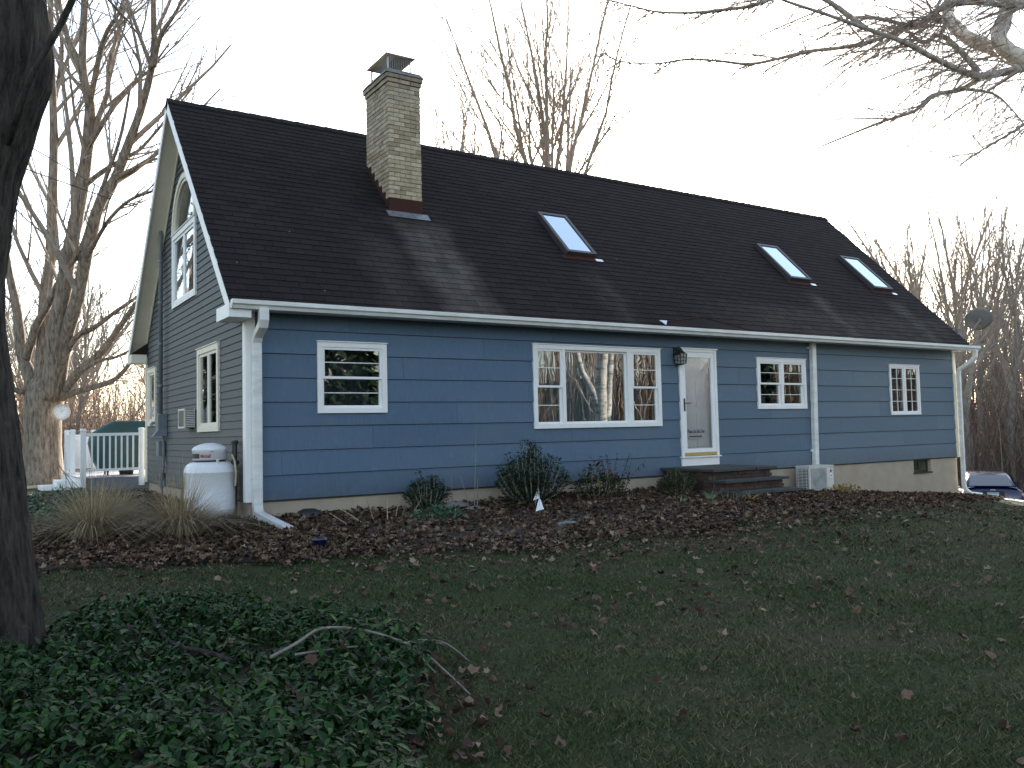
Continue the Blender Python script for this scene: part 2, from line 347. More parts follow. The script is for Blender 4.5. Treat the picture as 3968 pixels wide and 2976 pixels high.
# ------------------------------------------------------------------ mesh helpers
BASE = {}
def V3(p): return Vector(p)
class MB:
    def __init__(s): s.v = []; s.f = []
    def hexa(s, p):
        n = len(s.v); s.v += [tuple(q) for q in p]
        s.f += [(n, n+3, n+2, n+1), (n+4, n+5, n+6, n+7), (n, n+1, n+5, n+4), (n+1, n+2, n+6, n+5), (n+2, n+3, n+7, n+6), (n+3, n, n+4, n+7)]
        return s
    def box(s, x0, x1, y0, y1, z0, z1):
        return s.hexa([(x0, y0, z0), (x1, y0, z0), (x1, y1, z0), (x0, y1, z0), (x0, y0, z1), (x1, y0, z1), (x1, y1, z1), (x0, y1, z1)])
    def mbox(s, F, u0, u1, v0, v1, w0, w1):
        return s.hexa([F(u0, v0, w0), F(u1, v0, w0), F(u1, v0, w1), F(u0, v0, w1), F(u0, v1, w0), F(u1, v1, w0), F(u1, v1, w1), F(u0, v1, w1)])
    def prism(s, poly, ext):
        n = len(s.v); k = len(poly); e = Vector(ext)
        s.v += [tuple(q) for q in poly] + [tuple(Vector(q)+e) for q in poly]
        s.f.append(tuple(range(n+k-1, n-1, -1))); s.f.append(tuple(range(n+k, n+2*k)))
        for i in range(k):
            j = (i+1) % k; s.f.append((n+i, n+j, n+k+j, n+k+i))
        return s
    def bar(s, a, b, wx, wy, up=(0, 0, 1)):
        a, b = Vector(a), Vector(b); d_ = (b-a).normalized(); u = Vector(up)
        if abs(d_.dot(u)) > 0.99: u = Vector((0, 1, 0))
        r = d_.cross(u).normalized()*wx/2; t = r.cross(d_).normalized()*wy/2
        return s.hexa([a-r-t, a+r-t, a+r+t, a-r+t, b-r-t, b+r-t, b+r+t, b-r+t])
    def tube(s, pts, rads, n=6, cap=True, prof=None, up=None):
        pts = [Vector(p) for p in pts]
        if isinstance(rads, (int, float)): rads = [rads]*len(pts)
        k0 = len(s.v); m_ = len(pts)
        t0 = (pts[1]-pts[0]).normalized()
        ref = Vector(up) if up else (Vector((1, 0, 0)) if abs(t0.x) < 0.8 else Vector((0, 1, 0)))
        for i, p in enumerate(pts):
            if i == 0: t = t0
            elif i == m_-1: t = (pts[i]-pts[i-1]).normalized()
            else: t = ((pts[i+1]-pts[i]).normalized()+(pts[i]-pts[i-1]).normalized())
            if t.length < 1e-6: t = pts[i]-pts[i-1]
            t.normalize()
            a = (ref - t*ref.dot(t))
            if a.length < 1e-5: a = t.orthogonal()
            a.normalize(); b = t.cross(a); ref = a
            if prof:
                for (u, v) in prof: s.v.append(tuple(p + a*u*rads[i] + b*v*rads[i]))
            else:
                for j in range(n):
                    an = 2*math.pi*j/n; s.v.append(tuple(p + (a*math.cos(an)+b*math.sin(an))*rads[i]))
        nn = len(prof) if prof else n
        for i in range(m_-1):
            for j in range(nn):
                q = k0+i*nn; j2 = (j+1) % nn
                s.f.append((q+j, q+j2, q+nn+j2, q+nn+j))
        if cap:
            s.f.append(tuple(range(k0+nn-1, k0-1, -1))); q = k0+(m_-1)*nn; s.f.append(tuple(range(q, q+nn)))
        return s
    def lathe(s, prof, c, n=24, axis='z'):
        k0 = len(s.v)
        for (r, z) in prof:
            for j in range(n):
                an = 2*math.pi*j/n
                s.v.append((c[0]+r*math.cos(an), c[1]+r*math.sin(an), c[2]+z))
        for i in range(len(prof)-1):
            for j in range(n):
                j2 = (j+1) % n; q = k0+i*n
                s.f.append((q+j, q+j2, q+n+j2, q+n+j))
        s.f.append(tuple(range(k0+n-1, k0-1, -1))); q = k0+(len(prof)-1)*n; s.f.append(tuple(range(q, q+n)))
        return s
    def poly(s, pts):
        n = len(s.v); s.v += [tuple(p) for p in pts]; s.f.append(tuple(range(n, n+len(pts)))); return s
    def xform(s, M):
        s.v = [tuple(M @ Vector(p)) for p in s.v]; return s
    def mesh(s, name, off=(0, 0, 0)):
        me = bpy.data.meshes.new(name); o = off
        me.from_pydata([(p[0]-o[0], p[1]-o[1], p[2]-o[2]) for p in s.v], [], s.f); return me
    def build(s, name, mat, parent=None, smooth=False, **props):
        off = BASE.get(parent, Vector((0, 0, 0))) if parent else Vector((0, 0, 0))
        if parent is None and s.v:
            a = np.array(s.v); off = Vector(((a[:, 0].min()+a[:, 0].max())/2, (a[:, 1].min()+a[:, 1].max())/2, a[:, 2].min()))
        me = s.mesh(name, off)
        o = link(name, me, mat, parent)
        if parent is None: o.location = off; BASE[o] = off
        if smooth: me.polygons.foreach_set('use_smooth', [True]*len(me.polygons))
        for k, v in props.items(): o[k] = v
        return o
def link(name, me, mat, parent=None):
    o = bpy.data.objects.new(name, me); COL.objects.link(o)
    if me is not None and mat and not me.materials: me.materials.append(MATS[mat])
    if parent is not None:
        o.parent = parent; BASE[o] = BASE[parent]
    return o
def thing(name, label, cat, loc, group=None):
    o = bpy.data.objects.new(name, None); COL.objects.link(o); o.location = loc; BASE[o] = Vector(loc)
    o.empty_display_size = 0.3
    o['label'] = label; o['category'] = cat
    if group: o['group'] = group
    return o
def tag(o, label, cat, group=None):
    o['label'] = label; o['category'] = cat
    if group: o['group'] = group
    return o
def npmesh(name, Vv, Fk):
    Vv = np.asarray(Vv, np.float32); Fk = np.asarray(Fk, np.int32); k = Fk.shape[1]
    me = bpy.data.meshes.new(name); me.vertices.add(len(Vv)); me.vertices.foreach_set('co', Vv.ravel())
    me.loops.add(Fk.size); me.loops.foreach_set('vertex_index', Fk.ravel())
    me.polygons.add(len(Fk)); me.polygons.foreach_set('loop_start', np.arange(0, Fk.size, k, dtype=np.int32))
    me.update(calc_edges=True); return me
def piece(name, me, loc, parent, rot=None, scale=None):
    o = bpy.data.objects.new(name, me); COL.objects.link(o); o.parent = parent
    o.location = Vector(loc)-BASE[parent]
    if rot is not None: o.rotation_euler = rot
    if scale is not None: o.scale = scale
    return o
def scatter(template, faces, pos, rots, scl):
    """template (k,3), pos (n,3), rots (n,3,3), scl (n,)"""
    t = np.asarray(template); n = len(pos); k = len(t)
    Vv = np.einsum('nij,kj->nki', rots, t)*scl[:, None, None] + np.asarray(pos)[:, None, :]
    Fk = np.asarray(faces)[None]+(np.arange(n)*k)[:, None, None]
    return Vv.reshape(-1, 3), Fk.reshape(-1, len(faces[0]))
def rotmats(yaw, pitch, roll):
    cy, sy, cp, sp, cr, sr = np.cos(yaw), np.sin(yaw), np.cos(pitch), np.sin(pitch), np.cos(roll), np.sin(roll)
    Rm = np.zeros((len(yaw), 3, 3))
    Rm[:, 0, 0] = cy*cp; Rm[:, 0, 1] = cy*sp*sr-sy*cr; Rm[:, 0, 2] = cy*sp*cr+sy*sr
    Rm[:, 1, 0] = sy*cp; Rm[:, 1, 1] = sy*sp*sr+cy*cr; Rm[:, 1, 2] = sy*sp*cr-cy*sr
    Rm[:, 2, 0] = -sp; Rm[:, 2, 1] = cp*sr; Rm[:, 2, 2] = cp*cr
    return Rm
gv = np.vectorize(ground)

# ================================================================== GROUND
def axis(lo, hi, fine0, fine1, step):
    a = list(np.arange(fine0, fine1+1e-6, step)); s = step
    x = fine1
    while x < hi: s *= 1.22; x += s; a.append(min(x, hi))
    s = step; x = fine0
    while x > lo: s *= 1.22; x -= s; a.insert(0, max(x, lo))
    return np.array(a)
gx = axis(-420, 480, -6, 30, 0.3); gy = axis(-420, 480, -13, 16, 0.3)
GX, GY = np.meshgrid(gx, gy, indexing='ij'); GZ = gv(GX, GY)
nx, ny = GX.shape
idx = np.arange(nx*ny).reshape(nx, ny)
F4 = np.stack([idx[:-1, :-1], idx[1:, :-1], idx[1:, 1:], idx[:-1, 1:]], -1).reshape(-1, 4)
o = link('ground', npmesh('ground', np.stack([GX, GY, GZ], -1).reshape(-1, 3), F4), 'lawn'); o['kind'] = 'structure'
o.data.polygons.foreach_set('use_smooth', [True]*len(o.data.polygons))

BEDX = [-6, -2.7, -2.0, -1.0, 0.15, 1.25, 2.6, 4.4, 6.0, 8.0, 10.0, 14.1, 18.0]
BEDY = [-1.7, -2.35, -2.76, -2.9, -3.1, -3.5, -3.75, -3.8, -3.6, -3.2, -2.5, -1.7, -0.9]
def bed_edge(x): return float(np.interp(x, BEDX, BEDY)) + 0.13*math.sin(x*2.3)+0.07*math.sin(x*5.1+1)
def in_bed(x, y):
    if y < bed_edge(x): return False
    if x < -0.02: return y < 7.2 and x > -5.0
    return y < 0.0 and x < 17.6
def bed_sheet():
    xs = np.arange(-5.0, 17.61, 0.18); mb = MB()
    rows = []
    for x in xs:
        e0 = bed_edge(x); top = 7.2 if x < -0.0 else 0.02
        n_ = 30 if x < 0 else 14
        rows.append([(x, e0+(top-e0)*j/29, ground(x, e0+(top-e0)*j/29)+0.006+0.025*min(1, j/4)) for j in range(30)])
    n0 = len(rows); k = 30
    mb.v = [p for r in rows for p in r]
    for i in range(n0-1):
        if xs[i] < 0 <= xs[i+1]: continue
        for j in range(k-1): mb.f.append((i*k+j, (i+1)*k+j, (i+1)*k+j+1, i*k+j+1))
    # bridge strip across x=0 below the wall
    x0 = xs[xs < 0][-1]; x1 = xs[xs >= 0][0]; n = len(mb.v)
    for j in range(15):
        for x in (x0, x1):
            e0 = bed_edge(x); y = e0+(0.02-e0)*j/14; mb.v.append((x, y, ground(x, y)+0.006+0.025*min(1, j/3)))
    for j in range(14): q = n+2*j; mb.f.append((q, q+1, q+3, q+2))
    return mb.build('planting_bed', 'bed_soil', kind='structure')
bed_sheet()
# driveway sheet, 4 mm over the ground, on the low side to the right
def drive():
    mb = MB(); k = 0
    us = np.linspace(-12, 40, 60); ss = np.linspace(2.7, 14, 16)
    for u in us:
        for s in ss:
            x = 18.4+0.655*u+0.757*s; y = 0.3+0.757*u-0.655*s; mb.v.append((x, y, ground(x, y)+0.02))
    for i in range(59):
        for j in range(15): q = i*16+j; mb.f.append((q, q+1, q+17, q+16))
    return mb.build('driveway', 'asphalt', kind='structure')
drive()
def kerb():
    t_ = thing('retaining_kerb', 'pale concrete kerb in sunlight where lawn drops to the driveway', 'kerb', (17.4, -0.9, ground(17.4, -0.9)))
    u = -5.6
    while u < 0.6:
        l = 0.93; x, y = 18.45+0.655*u, 0.3+0.757*u; x2, y2 = x+0.655*l, y+0.757*l
        mb = MB(); mb.bar((x, y, ground(x, y)-0.10), (x2, y2, ground(x2, y2)-0.10), 0.22, 0.28); mb.build('kerb_block', 'concrete', t_); u += 0.96
kerb()

# ================================================================== HOUSE
house = thing('house', 'long blue shingled house with steep dark roof, gable end and brick chimney', 'house', (L/2, D/2, -0.6))
Ff = lambda u, v, w_: (u, -w_, v)
Fg = lambda u, v, w_: (-w_, u, v)
FWIN = {'w1': (0.99, 2.07, 1.20, 2.23), 'pic': (4.73, 7.58, 0.91, 2.33), 'door': (8.05, 9.03, 0.17, 2.36),
        'dbl': (10.19, 11.69, 1.21, 2.245), 'rw': (14.64, 15.81, 1.05, 2.21)}
GWIN = {'g1': (1.43, 2.80, 0.98, 2.33), 'g2': (6.45, 7.30, 1.15, 2.33)}
ARCH = (2.93, 4.80, 3.27, 4.62)
ins = 0.05
fopen = [(a+ins, b-ins, c+ins, d_-ins) for a, b, c, d_ in FWIN.values()]
gopen = [(a+ins, b-ins, c+ins, d_-ins) for a, b, c, d_ in GWIN.values()]
def sub_intervals(lo, hi, cuts):
    segs = [(lo, hi)]
    for a, b in cuts:
        out = []
        for s0, s1 in segs:
            if b <= s0 or a >= s1: out.append((s0, s1)); continue
            if a > s0: out.append((s0, a))
            if b < s1: out.append((b, s1))
        segs = out
    return [s for s in segs if s[1]-s[0] > 0.01]
def archcut(z):
    yc = (ARCH[0]+ARCH[1])/2; r = (ARCH[1]-ARCH[0])/2-ins
    if ARCH[2]+ins <= z <= ARCH[3]: return (yc-r, yc+r)
    if ARCH[3] < z < ARCH[3]+r:
        h = math.sqrt(max(0, r*r-(z-ARCH[3])**2)); return (yc-h, yc+h)
    return None
def gl_lo(z): return max(0.0, (z-EZ)/SL-EO+0.02)
def strips(z0, z1, opens, arch=False):
    bz = {z0, z1}
    for a, b, c, d_ in opens:
        for z in (c, d_):
            if z0 < z < z1: bz.add(z)
    if arch and z0 < ARCH[2]+ins < z1: bz.add(ARCH[2]+ins)
    bz = sorted(bz); res = []
    for a, b in zip(bz[:-1], bz[1:]):
        zm = (a+b)/2; cuts = [(o_[0], o_[1]) for o_ in opens if o_[2] < zm < o_[3]]
        if arch:
            c = archcut(zm)
            if c: cuts.append(c)
        res.append((a, b, cuts))
    return res
# --- front wall with its shake courses
fw = MB()
for a, b, cuts in strips(-0.02, HS+0.3, fopen):
    for s0, s1 in sub_intervals(0.0, L, cuts): fw.box(s0, s1, 0.0, 0.14, a, b)
front_wall = fw.build('front_wall', 'room_dark', house)
def lap(mb, F, s0, s1, t0, t1, a, b, z0, z1, ob, ot):
    """lap piece between heights a..b of a board z0..z1; bottom stands proud by ob, top by ot"""
    wa = ob+(ot-ob)*(a-z0)/(z1-z0); wb = ob+(ot-ob)*(b-z0)/(z1-z0)
    mb.hexa([F(s0, a, 0.001), F(s1, a, 0.001), F(s1, a, wa), F(s0, a, wa), F(t0, b, 0.001), F(t1, b, 0.001), F(t1, b, wb), F(t0, b, wb)])
k = 0
while k*C1 < HS-0.02:
    z0 = k*C1+0.004; z1 = min(HS+0.02, k*C1+C1-0.005)
    sp = strips(z0, z1, fopen)
    # boards are about 3.6 m long; butt joints staggered
    joints = []
    x = -0.9 + (k*1.37) % 3.6
    while x < L:
        if x > 0.3 and x < L-0.3: joints.append((x-0.0015, x+0.0015))
        x += 3.66
    bounds = [0.0]+[j[0] for j in joints]+[L]
    for b0, b1 in zip(bounds[:-1], bounds[1:]):
        whole = len(sp) == 1
        if whole:
            for s0, s1 in sub_intervals(b0+0.0015, b1-0.0015, sp[0][2]):
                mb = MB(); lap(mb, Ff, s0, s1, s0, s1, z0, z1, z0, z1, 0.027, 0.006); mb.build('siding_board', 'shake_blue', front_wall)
        else:
            # pieces that touch belong to one notched board; others are boards of their own
            segs = [(a, b, s0, s1) for a, b, cuts in sp for s0, s1 in sub_intervals(b0+0.0015, b1-0.0015, cuts)]
            while segs:
                grp = [segs.pop(0)]; grew = True
                while grew:
                    grew = False
                    for q in list(segs):
                        if any(abs(q[0]-g_[1]) < 1e-6 or abs(q[1]-g_[0]) < 1e-6 for g_ in grp if q[2] < g_[3] and q[3] > g_[2]):
                            grp.append(q); segs.remove(q); grew = True
                mb = MB()
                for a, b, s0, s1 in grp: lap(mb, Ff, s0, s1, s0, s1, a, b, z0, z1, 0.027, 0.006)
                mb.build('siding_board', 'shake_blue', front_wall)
    k += 1
# --- gable wall with clapboards
gw = MB()
zz = -0.02
while zz < RZ-0.12:
    z1 = min(RZ-0.12, zz+0.11)
    for a, b, cuts in strips(zz, z1, gopen, True):
        la, lb = gl_lo(a), gl_lo(b)
        segs = sub_intervals(la, D-la, cuts)
        for s0, s1 in segs:
            t0 = lb if s0 == la else s0; t1 = D-lb if s1 == D-la else s1
            if t1 > t0: gw.hexa([Fg(s0, a, 0), Fg(s1, a, 0), Fg(s1, a, -0.14), Fg(s0, a, -0.14), Fg(t0, b, 0), Fg(t1, b, 0), Fg(t1, b, -0.14), Fg(t0, b, -0.14)])
    zz = z1
gable_wall = gw.build('gable_wall', 'room_dark', house)
EXP = 0.1115; k = 0
while k*EXP < RZ-0.25:
    z0 = k*EXP+0.002; z1 = k*EXP+EXP-0.004
    sp = strips(z0, z1, gopen, True)
    pieces = {}
    for a, b, cuts in sp:
        la, lb = gl_lo(a), gl_lo(b)
        for s0, s1 in sub_intervals(la, D-la, cuts):
            t0 = lb if s0 == la else s0; t1 = D-lb if s1 == D-la else s1
            if t1-t0 < 0.02: continue
            key = 0 if len(sp) > 1 else s0
            mb = pieces.setdefault(key, MB()); lap(mb, Fg, s0, s1, t0, t1, a, b, z0, z1, 0.018, 0.004)
    for mb in pieces.values(): mb.build('clapboard', 'clap_grey', gable_wall)
    k += 1
# --- other walls, floor, attic floor (close the shell)
MB().box(0.14, L-0.14, D-0.14, D, -0.02, 2.95).build('rear_wall', 'clap_grey', house)
rwm = MB(); rwm.prism([(L-0.14, 0.14, -0.02), (L-0.14, D-0.14, -0.02), (L-0.14, D-0.14, 2.9), (L-0.14, D/2, RZ-0.2), (L-0.14, 0.14, 2.9)], (0.14, 0, 0)); rwm.build('far_gable_wall', 'clap_grey', house)
MB().box(0.14, L-0.14, 0.14, D-0.14, -0.1, -0.03).build('interior_floor', 'room_dark', house)
MB().box(0.14, L-0.14, 0.14, D-0.14, 2.55, 2.65).build('interior_ceiling', 'room_dark', house)
MB().box(1.6, 1.66, 2.2, D-2.2, 2.66, 4.6).build('interior_partition', 'room_dark', house)
MB().box(0.2, L-0.2, 1.5, 1.56, -0.02, 2.54).build('interior_partition', 'room_dark', house)
# --- foundation
bw = (15.5, 16.2, -0.31, -0.02)
fm = MB()
for a, b, cuts in strips(-1.6, -0.021, [(bw[0], bw[1], bw[2], -0.0)]):
    for s0, s1 in sub_intervals(0.03, L-0.03, cuts): fm.box(s0, s1, 0.02, 0.3, a, b)
fm.box(0.03, 0.3, 0.301, D-0.03, -1.6, -0.021); fm.box(L-0.3, L-0.03, 0.301, D-0.03, -1.6, -0.021); fm.box(0.301, L-0.301, D-0.3, D-0.03, -1.6, -0.021)
fo = fm.build('foundation', 'foundation', house)
bwin = MB().box(bw[0], bw[0]+0.03, 0.1, 0.14, bw[2], bw[3]).box(bw[1]-0.03, bw[1], 0.1, 0.14, bw[2], bw[3]).box(bw[0]+0.03, bw[1]-0.03, 0.1, 0.14, bw[2], bw[2]+0.035).box(bw[0]+0.03, bw[1]-0.03, 0.1, 0.14, bw[3]-0.03, bw[3]).box(15.835, 15.865, 0.1, 0.14, bw[2]+0.035, bw[3]-0.03).build('basement_window', 'dark_metal', house)
MB().box(bw[0]+0.03, bw[1]-0.03, 0.115, 0.121, bw[2]+0.03, bw[3]-0.03).build('pane', 'glass', bwin)
MB().box(bw[0]-0.02, bw[1]+0.02, -0.015, 0.1, bw[2]-0.03, bw[2]).build('sill', 'dark_metal', bwin)
# --- corner boards
MB().box(-0.028, 0.10, -0.034, -0.0005, -0.01, HS).box(-0.034, -0.0005, -0.0, 0.105, -0.01, HS).build('corner_board', 'white_paint', house)
MB().box(L-0.09, L+0.03, -0.034, 0.0, -0.01, HS).box(L+0.0, L+0.03, 0.001, 0.1, -0.01, HS).build('corner_board', 'cream_paint', house)
MB().box(-0.034, -0.0005, D-0.1, D+0.03, -0.01, HS).build('corner_board', 'cream_paint', house)

# --- windows
def window(F, r, name='window', cas=0.075, mat='white_paint', proud=0.045):
    u0, u1, v0, v1 = r; mb = MB()
    mb.mbox(F, u0, u0+cas, v0, v1, -0.06, proud).mbox(F, u1-cas, u1, v0, v1, -0.06, proud)
    mb.mbox(F, u0+cas, u1-cas, v1-cas, v1, -0.06, proud).mbox(F, u0+cas, u1-cas, v0, v0+cas, -0.06, proud+0.006)
    o_ = mb.build(name, mat, house)
    # drip cap and thin outer lip
    MB().mbox(F, u0-0.012, u1+0.012, v1, v1+0.014, 0.0, proud+0.02).build('drip_cap', mat, o_)
    return o_
def frame4(mb, F, r, t, w0, w1):
    u0, u1, v0, v1 = r
    return mb.mbox(F, u0, u0+t, v0, v1, w0, w1).mbox(F, u1-t, u1, v0, v1, w0, w1).mbox(F, u0+t, u1-t, v1-t, v1, w0, w1).mbox(F, u0+t, u1-t, v0, v0+t, w0, w1)
def sash(p, F, r, t=0.04, depth=0.02, mat='sash_white', glass='glass', hm=(), vm=(), mt=0.012):
    u0, u1, v0, v1 = r
    s_ = frame4(MB(), F, r, t, depth-0.035, depth).build('sash', mat, p)
    MB().mbox(F, u0+t, u1-t, v0+t, v1-t, depth-0.022, depth-0.016).build('pane', glass, p)
    for h in hm: MB().mbox(F, u0+t, u1-t, h-mt/2, h+mt/2, depth-0.0155, depth-0.006).build('muntin', mat, p)
    for h in vm: MB().mbox(F, h-mt/2, h+mt/2, v0+t, v1-t, depth-0.0155, depth-0.0065).build('muntin', mat, p)
def double_hung(p, F, r, hm=1):
    u0, u1, v0, v1 = r; vmid = (v0+v1)/2
    sash(p, F, (u0, u1, vmid-0.018, v1), 0.036, 0.028, hm=[(vmid+v1)/2] if hm else [])
    sash(p, F, (u0, u1, v0, vmid+0.018), 0.036, -0.009, hm=[(vmid+v0)/2] if hm else [])
def curtain(p, F, u0, u1, v0, v1, depth, mat, waves):
    mb = MB(); n = max(8, int((u1-u0)*60)); k0 = 0
    for i in range(n+1):
        u = u0+(u1-u0)*i/n; w_ = depth+0.025*math.sin(waves*2*math.pi*i/n+0.6*math.sin(i*0.35))
        mb.v += [F(u, v0, w_), F(u, v1, w_)]
    for i in range(n): q = 2*i; mb.f.append((q, q+2, q+3, q+1))
    mb.build('curtain', mat, p, True)
win = window(Ff, FWIN['w1']); double_hung(win, Ff, (1.065, 1.995, 1.275, 2.155)); curtain(win, Ff, 1.1, 1.95, 1.25, 2.2, -0.35, 'curtain_grey', 9)
win['label'] = 'single double-hung window nearest the gable corner'
win = window(Ff, FWIN['pic'], 'picture_window'); win['label'] = 'wide three-part window with tall fixed centre pane'
for (a, b) in ((5.33, 5.395), (6.78, 6.90)):
    MB().mbox(Ff, a, b, 0.985, 2.255, -0.06, 0.042).build('mullion', 'white_paint', win)
double_hung(win, Ff, (4.805, 5.33, 0.985, 2.255)); double_hung(win, Ff, (6.90, 7.505, 0.985, 2.255))
sash(win, Ff, (5.395, 6.78, 0.985, 2.255), 0.035, -0.01)
curtain(win, Ff, 5.2, 6.75, 0.95, 2.3, -0.3, 'curtain_teal', 11); curtain(win, Ff, 4.8, 5.2, 0.95, 2.3, -0.3, 'curtain_grey', 4); curtain(win, Ff, 7.2, 7.55, 0.95, 2.3, -0.3, 'curtain_grey', 4)
win = window(Ff, FWIN['dbl'], 'double_window'); win['label'] = 'paired double-hung window between door and downspout'
MB().mbox(Ff, 10.905, 10.975, 1.285, 2.17, -0.06, 0.042).build('mullion', 'white_paint', win)
double_hung(win, Ff, (10.265, 10.905, 1.285, 2.17)); double_hung(win, Ff, (10.975, 11.615, 1.285, 2.17))
win = window(Ff, FWIN['rw'], cas=0.05); win['label'] = 'grid casement window nearest the far corner'
um = (14.64+15.81)/2
MB().mbox(Ff, um-0.03, um+0.03, 1.10, 2.16, -0.06, 0.042).build('mullion', 'white_paint', win)
for (a, b) in ((14.69, um-0.03), (um+0.03, 15.76)):
    sash(win, Ff, (a, b, 1.10, 2.16), 0.035, 0.025, hm=[1.10+1.06*q/4 for q in (1, 2, 3)], vm=[(a+b)/2])
bl = MB()
for q in range(30): bl.mbox(Ff, 14.72, 15.5, 1.15+q*0.033, 1.15+q*0.033+0.004, -0.16, -0.13)
bl.build('window_blind', 'white_paint', win)
# gable windows
def casement_pair(r, cas, name, label):
    u0, u1, v0, v1 = r; w_ = window(Fg, r, name, cas, 'cream_paint'); w_['label'] = label
    um_ = (u0+u1)/2; sash(w_, Fg, (u0+cas, um_-0.008, v0+cas, v1-cas), 0.05, 0.022, 'cream_paint'); sash(w_, Fg, (um_+0.008, u1-cas, v0+cas, v1-cas), 0.05, 0.022, 'cream_paint')
    return w_
casement_pair((1.43, 2.80, 0.98, 2.33), 0.09, 'casement_window', 'paired casement window above the white propane tank')
w_ = window(Fg, (6.45, 7.30, 1.15, 2.33), 'casement_window', 0.09, 'cream_paint'); w_['label'] = 'narrow casement window beside the deck'
sash(w_, Fg, (6.54, 7.21, 1.24, 2.24), 0.05, 0.022, 'cream_paint')
aw = window(Fg, (ARCH[0], ARCH[1], ARCH[2], ARCH[3]), 'arched_window', 0.09, 'white_paint'); aw['label'] = 'tall arched window high in the gable'
um_ = (ARCH[0]+ARCH[1])/2
sash(aw, Fg, (ARCH[0]+0.09, um_-0.01, ARCH[2]+0.09, ARCH[3]-0.09), 0.05, 0.022, 'sash_white'); sash(aw, Fg, (um_+0.01, ARCH[1]-0.09, ARCH[2]+0.09, ARCH[3]-0.09), 0.05, 0.022, 'sash_white')
def ring(r0, r1, w0, w1, n=20):
    mb = MB()
    for i in range(n):
        a, b = math.pi*i/n, math.pi*(i+1)/n
        P = lambda r, an, w_: Fg(um_+r*math.cos(an), ARCH[3]+0.015+r*math.sin(an), w_)
        mb.hexa([P(r0, a, w0), P(r1, a, w0), P(r1, a, w1), P(r0, a, w1), P(r0, b, w0), P(r1, b, w0), P(r1, b, w1), P(r0, b, w1)])
    return mb
RA = (ARCH[1]-ARCH[0])/2
ring(RA-0.09, RA+0.005, -0.06, 0.05).build('arch_casing', 'cream_paint', aw); ring(RA-0.14, RA-0.091, -0.02, 0.022).build('arch_sash', 'cream_paint', aw)
fan = MB(); fan.prism([Fg(um_+(RA-0.13)*math.cos(math.pi*i/24), ARCH[3]+0.02+(RA-0.13)*math.sin(math.pi*i/24), 0.0) for i in range(25)], (0.006, 0, 0)); fan.build('arch_pane', 'glass', aw)

# --- front door
dr = MB(); u0, u1, v0, v1 = 8.05, 9.03, 0.33, 2.36
dr.mbox(Ff, u0, u0+0.06, v0, v1-0.055, -0.06, 0.05).mbox(Ff, u1-0.06, u1, v0, v1-0.055, -0.06, 0.05).mbox(Ff, u0, u1, v1-0.055, v1, -0.06, 0.055)
door = dr.build('front_door', 'white_paint', house); door['label'] = 'white full-glass storm door above the brick steps'
MB().mbox(Ff, u0-0.015, u1+0.015, v1, v1+0.02, 0, 0.08).build('drip_cap', 'white_paint', door)
MB().mbox(Ff, u0-0.03, u1+0.02, v0-0.025, v0, -0.06, 0.085).build('sill', 'white_paint', door)
MB().mbox(Ff, u0+0.0, u1-0.005, 0.15, v0-0.026, 0.0, 0.045).build('kick_board', 'white_paint', door)
sd_ = MB(); a0, a1, b0, b1 = u0+0.062, u1-0.062, v0+0.012, v1-0.058
sd_.mbox(Ff, a0, a0+0.085, b0, b1, -0.0, 0.038).mbox(Ff, a1-0.085, a1, b0, b1, -0.0, 0.038).mbox(Ff, a0+0.085, a1-0.085, b1-0.1, b1, -0.0, 0.038).mbox(Ff, a0+0.085, a1-0.085, b0+0.055, b0+0.13, -0.0, 0.038)
sd_.build('storm_door_frame', 'sash_white', door)
MB().mbox(Ff, a0, a1, b0, b0+0.054, 0.0, 0.04).build('door_sweep', 'brass', door)
MB().mbox(Ff, a0+0.085, a1-0.085, b0+0.13, b1-0.1, 0.012, 0.018).build('pane', 'storm_glass', door)
idr = MB().mbox(Ff, a0-0.02, a1+0.02, 0.31, b1, -0.13, -0.09)
for (p0, p1, q0, q1) in ((8.2, 8.5, 0.5, 1.15), (8.58, 8.88, 0.5, 1.15), (8.2, 8.5, 1.25, 1.75), (8.58, 8.88, 1.25, 1.75)): idr.mbox(Ff, p0, p1, q0, q1, -0.089, -0.078)
idr.build('inner_door', 'inner_door', door)
MB().mbox(Ff, 8.33, 8.75, 0.645, 0.69, -0.077, -0.06).build('mail_slot', 'inner_door', door)
MB().mbox(Ff, 8.138, 8.165, 1.18, 1.42, 0.0381, 0.052).tube([Ff(8.15, 1.33, 0.05), Ff(8.15, 1.33, 0.085), Ff(8.27, 1.33, 0.09)], 0.009, 6).build('door_handle', 'black_iron', door)
def textmesh(txt, size, extrude, xs=1.0):
    cu = bpy.data.curves.new('lettering', 'FONT'); cu.body = txt; cu.size = size; cu.extrude = extrude; cu.offset = size*0.02; cu.resolution_u = 2
    ob = bpy.data.objects.new('lettering_tmp', cu); COL.objects.link(ob)
    dg = bpy.context.evaluated_depsgraph_get(); me = bpy.data.meshes.new_from_object(ob.evaluated_get(dg))
    bpy.data.objects.remove(ob); bpy.data.curves.remove(cu)
    return me
me = textmesh('Please Use Side Door', 0.105, 0.001)
ws = [v.co.x for v in me.vertices]; wd = max(ws)-min(ws)
for v in me.vertices:
    x, y = (v.co.x-min(ws))/wd*0.45, v.co.y
    p = Vector(Ff(8.23+x, 0.765+y, 0.0195+v.co.z)); v.co = p-BASE[door]
link('lettering', me, 'text_dark', door)
arr = MB(); arr.prism([Ff(8.27, 0.69, 0.019), Ff(8.56, 0.69, 0.019), Ff(8.56, 0.68, 0.019), Ff(8.62, 0.70, 0.019), Ff(8.56, 0.72, 0.019), Ff(8.56, 0.712, 0.019), Ff(8.27, 0.712, 0.019)], (0, -0.002, 0)); arr.build('printed_arrow', 'text_dark', door)

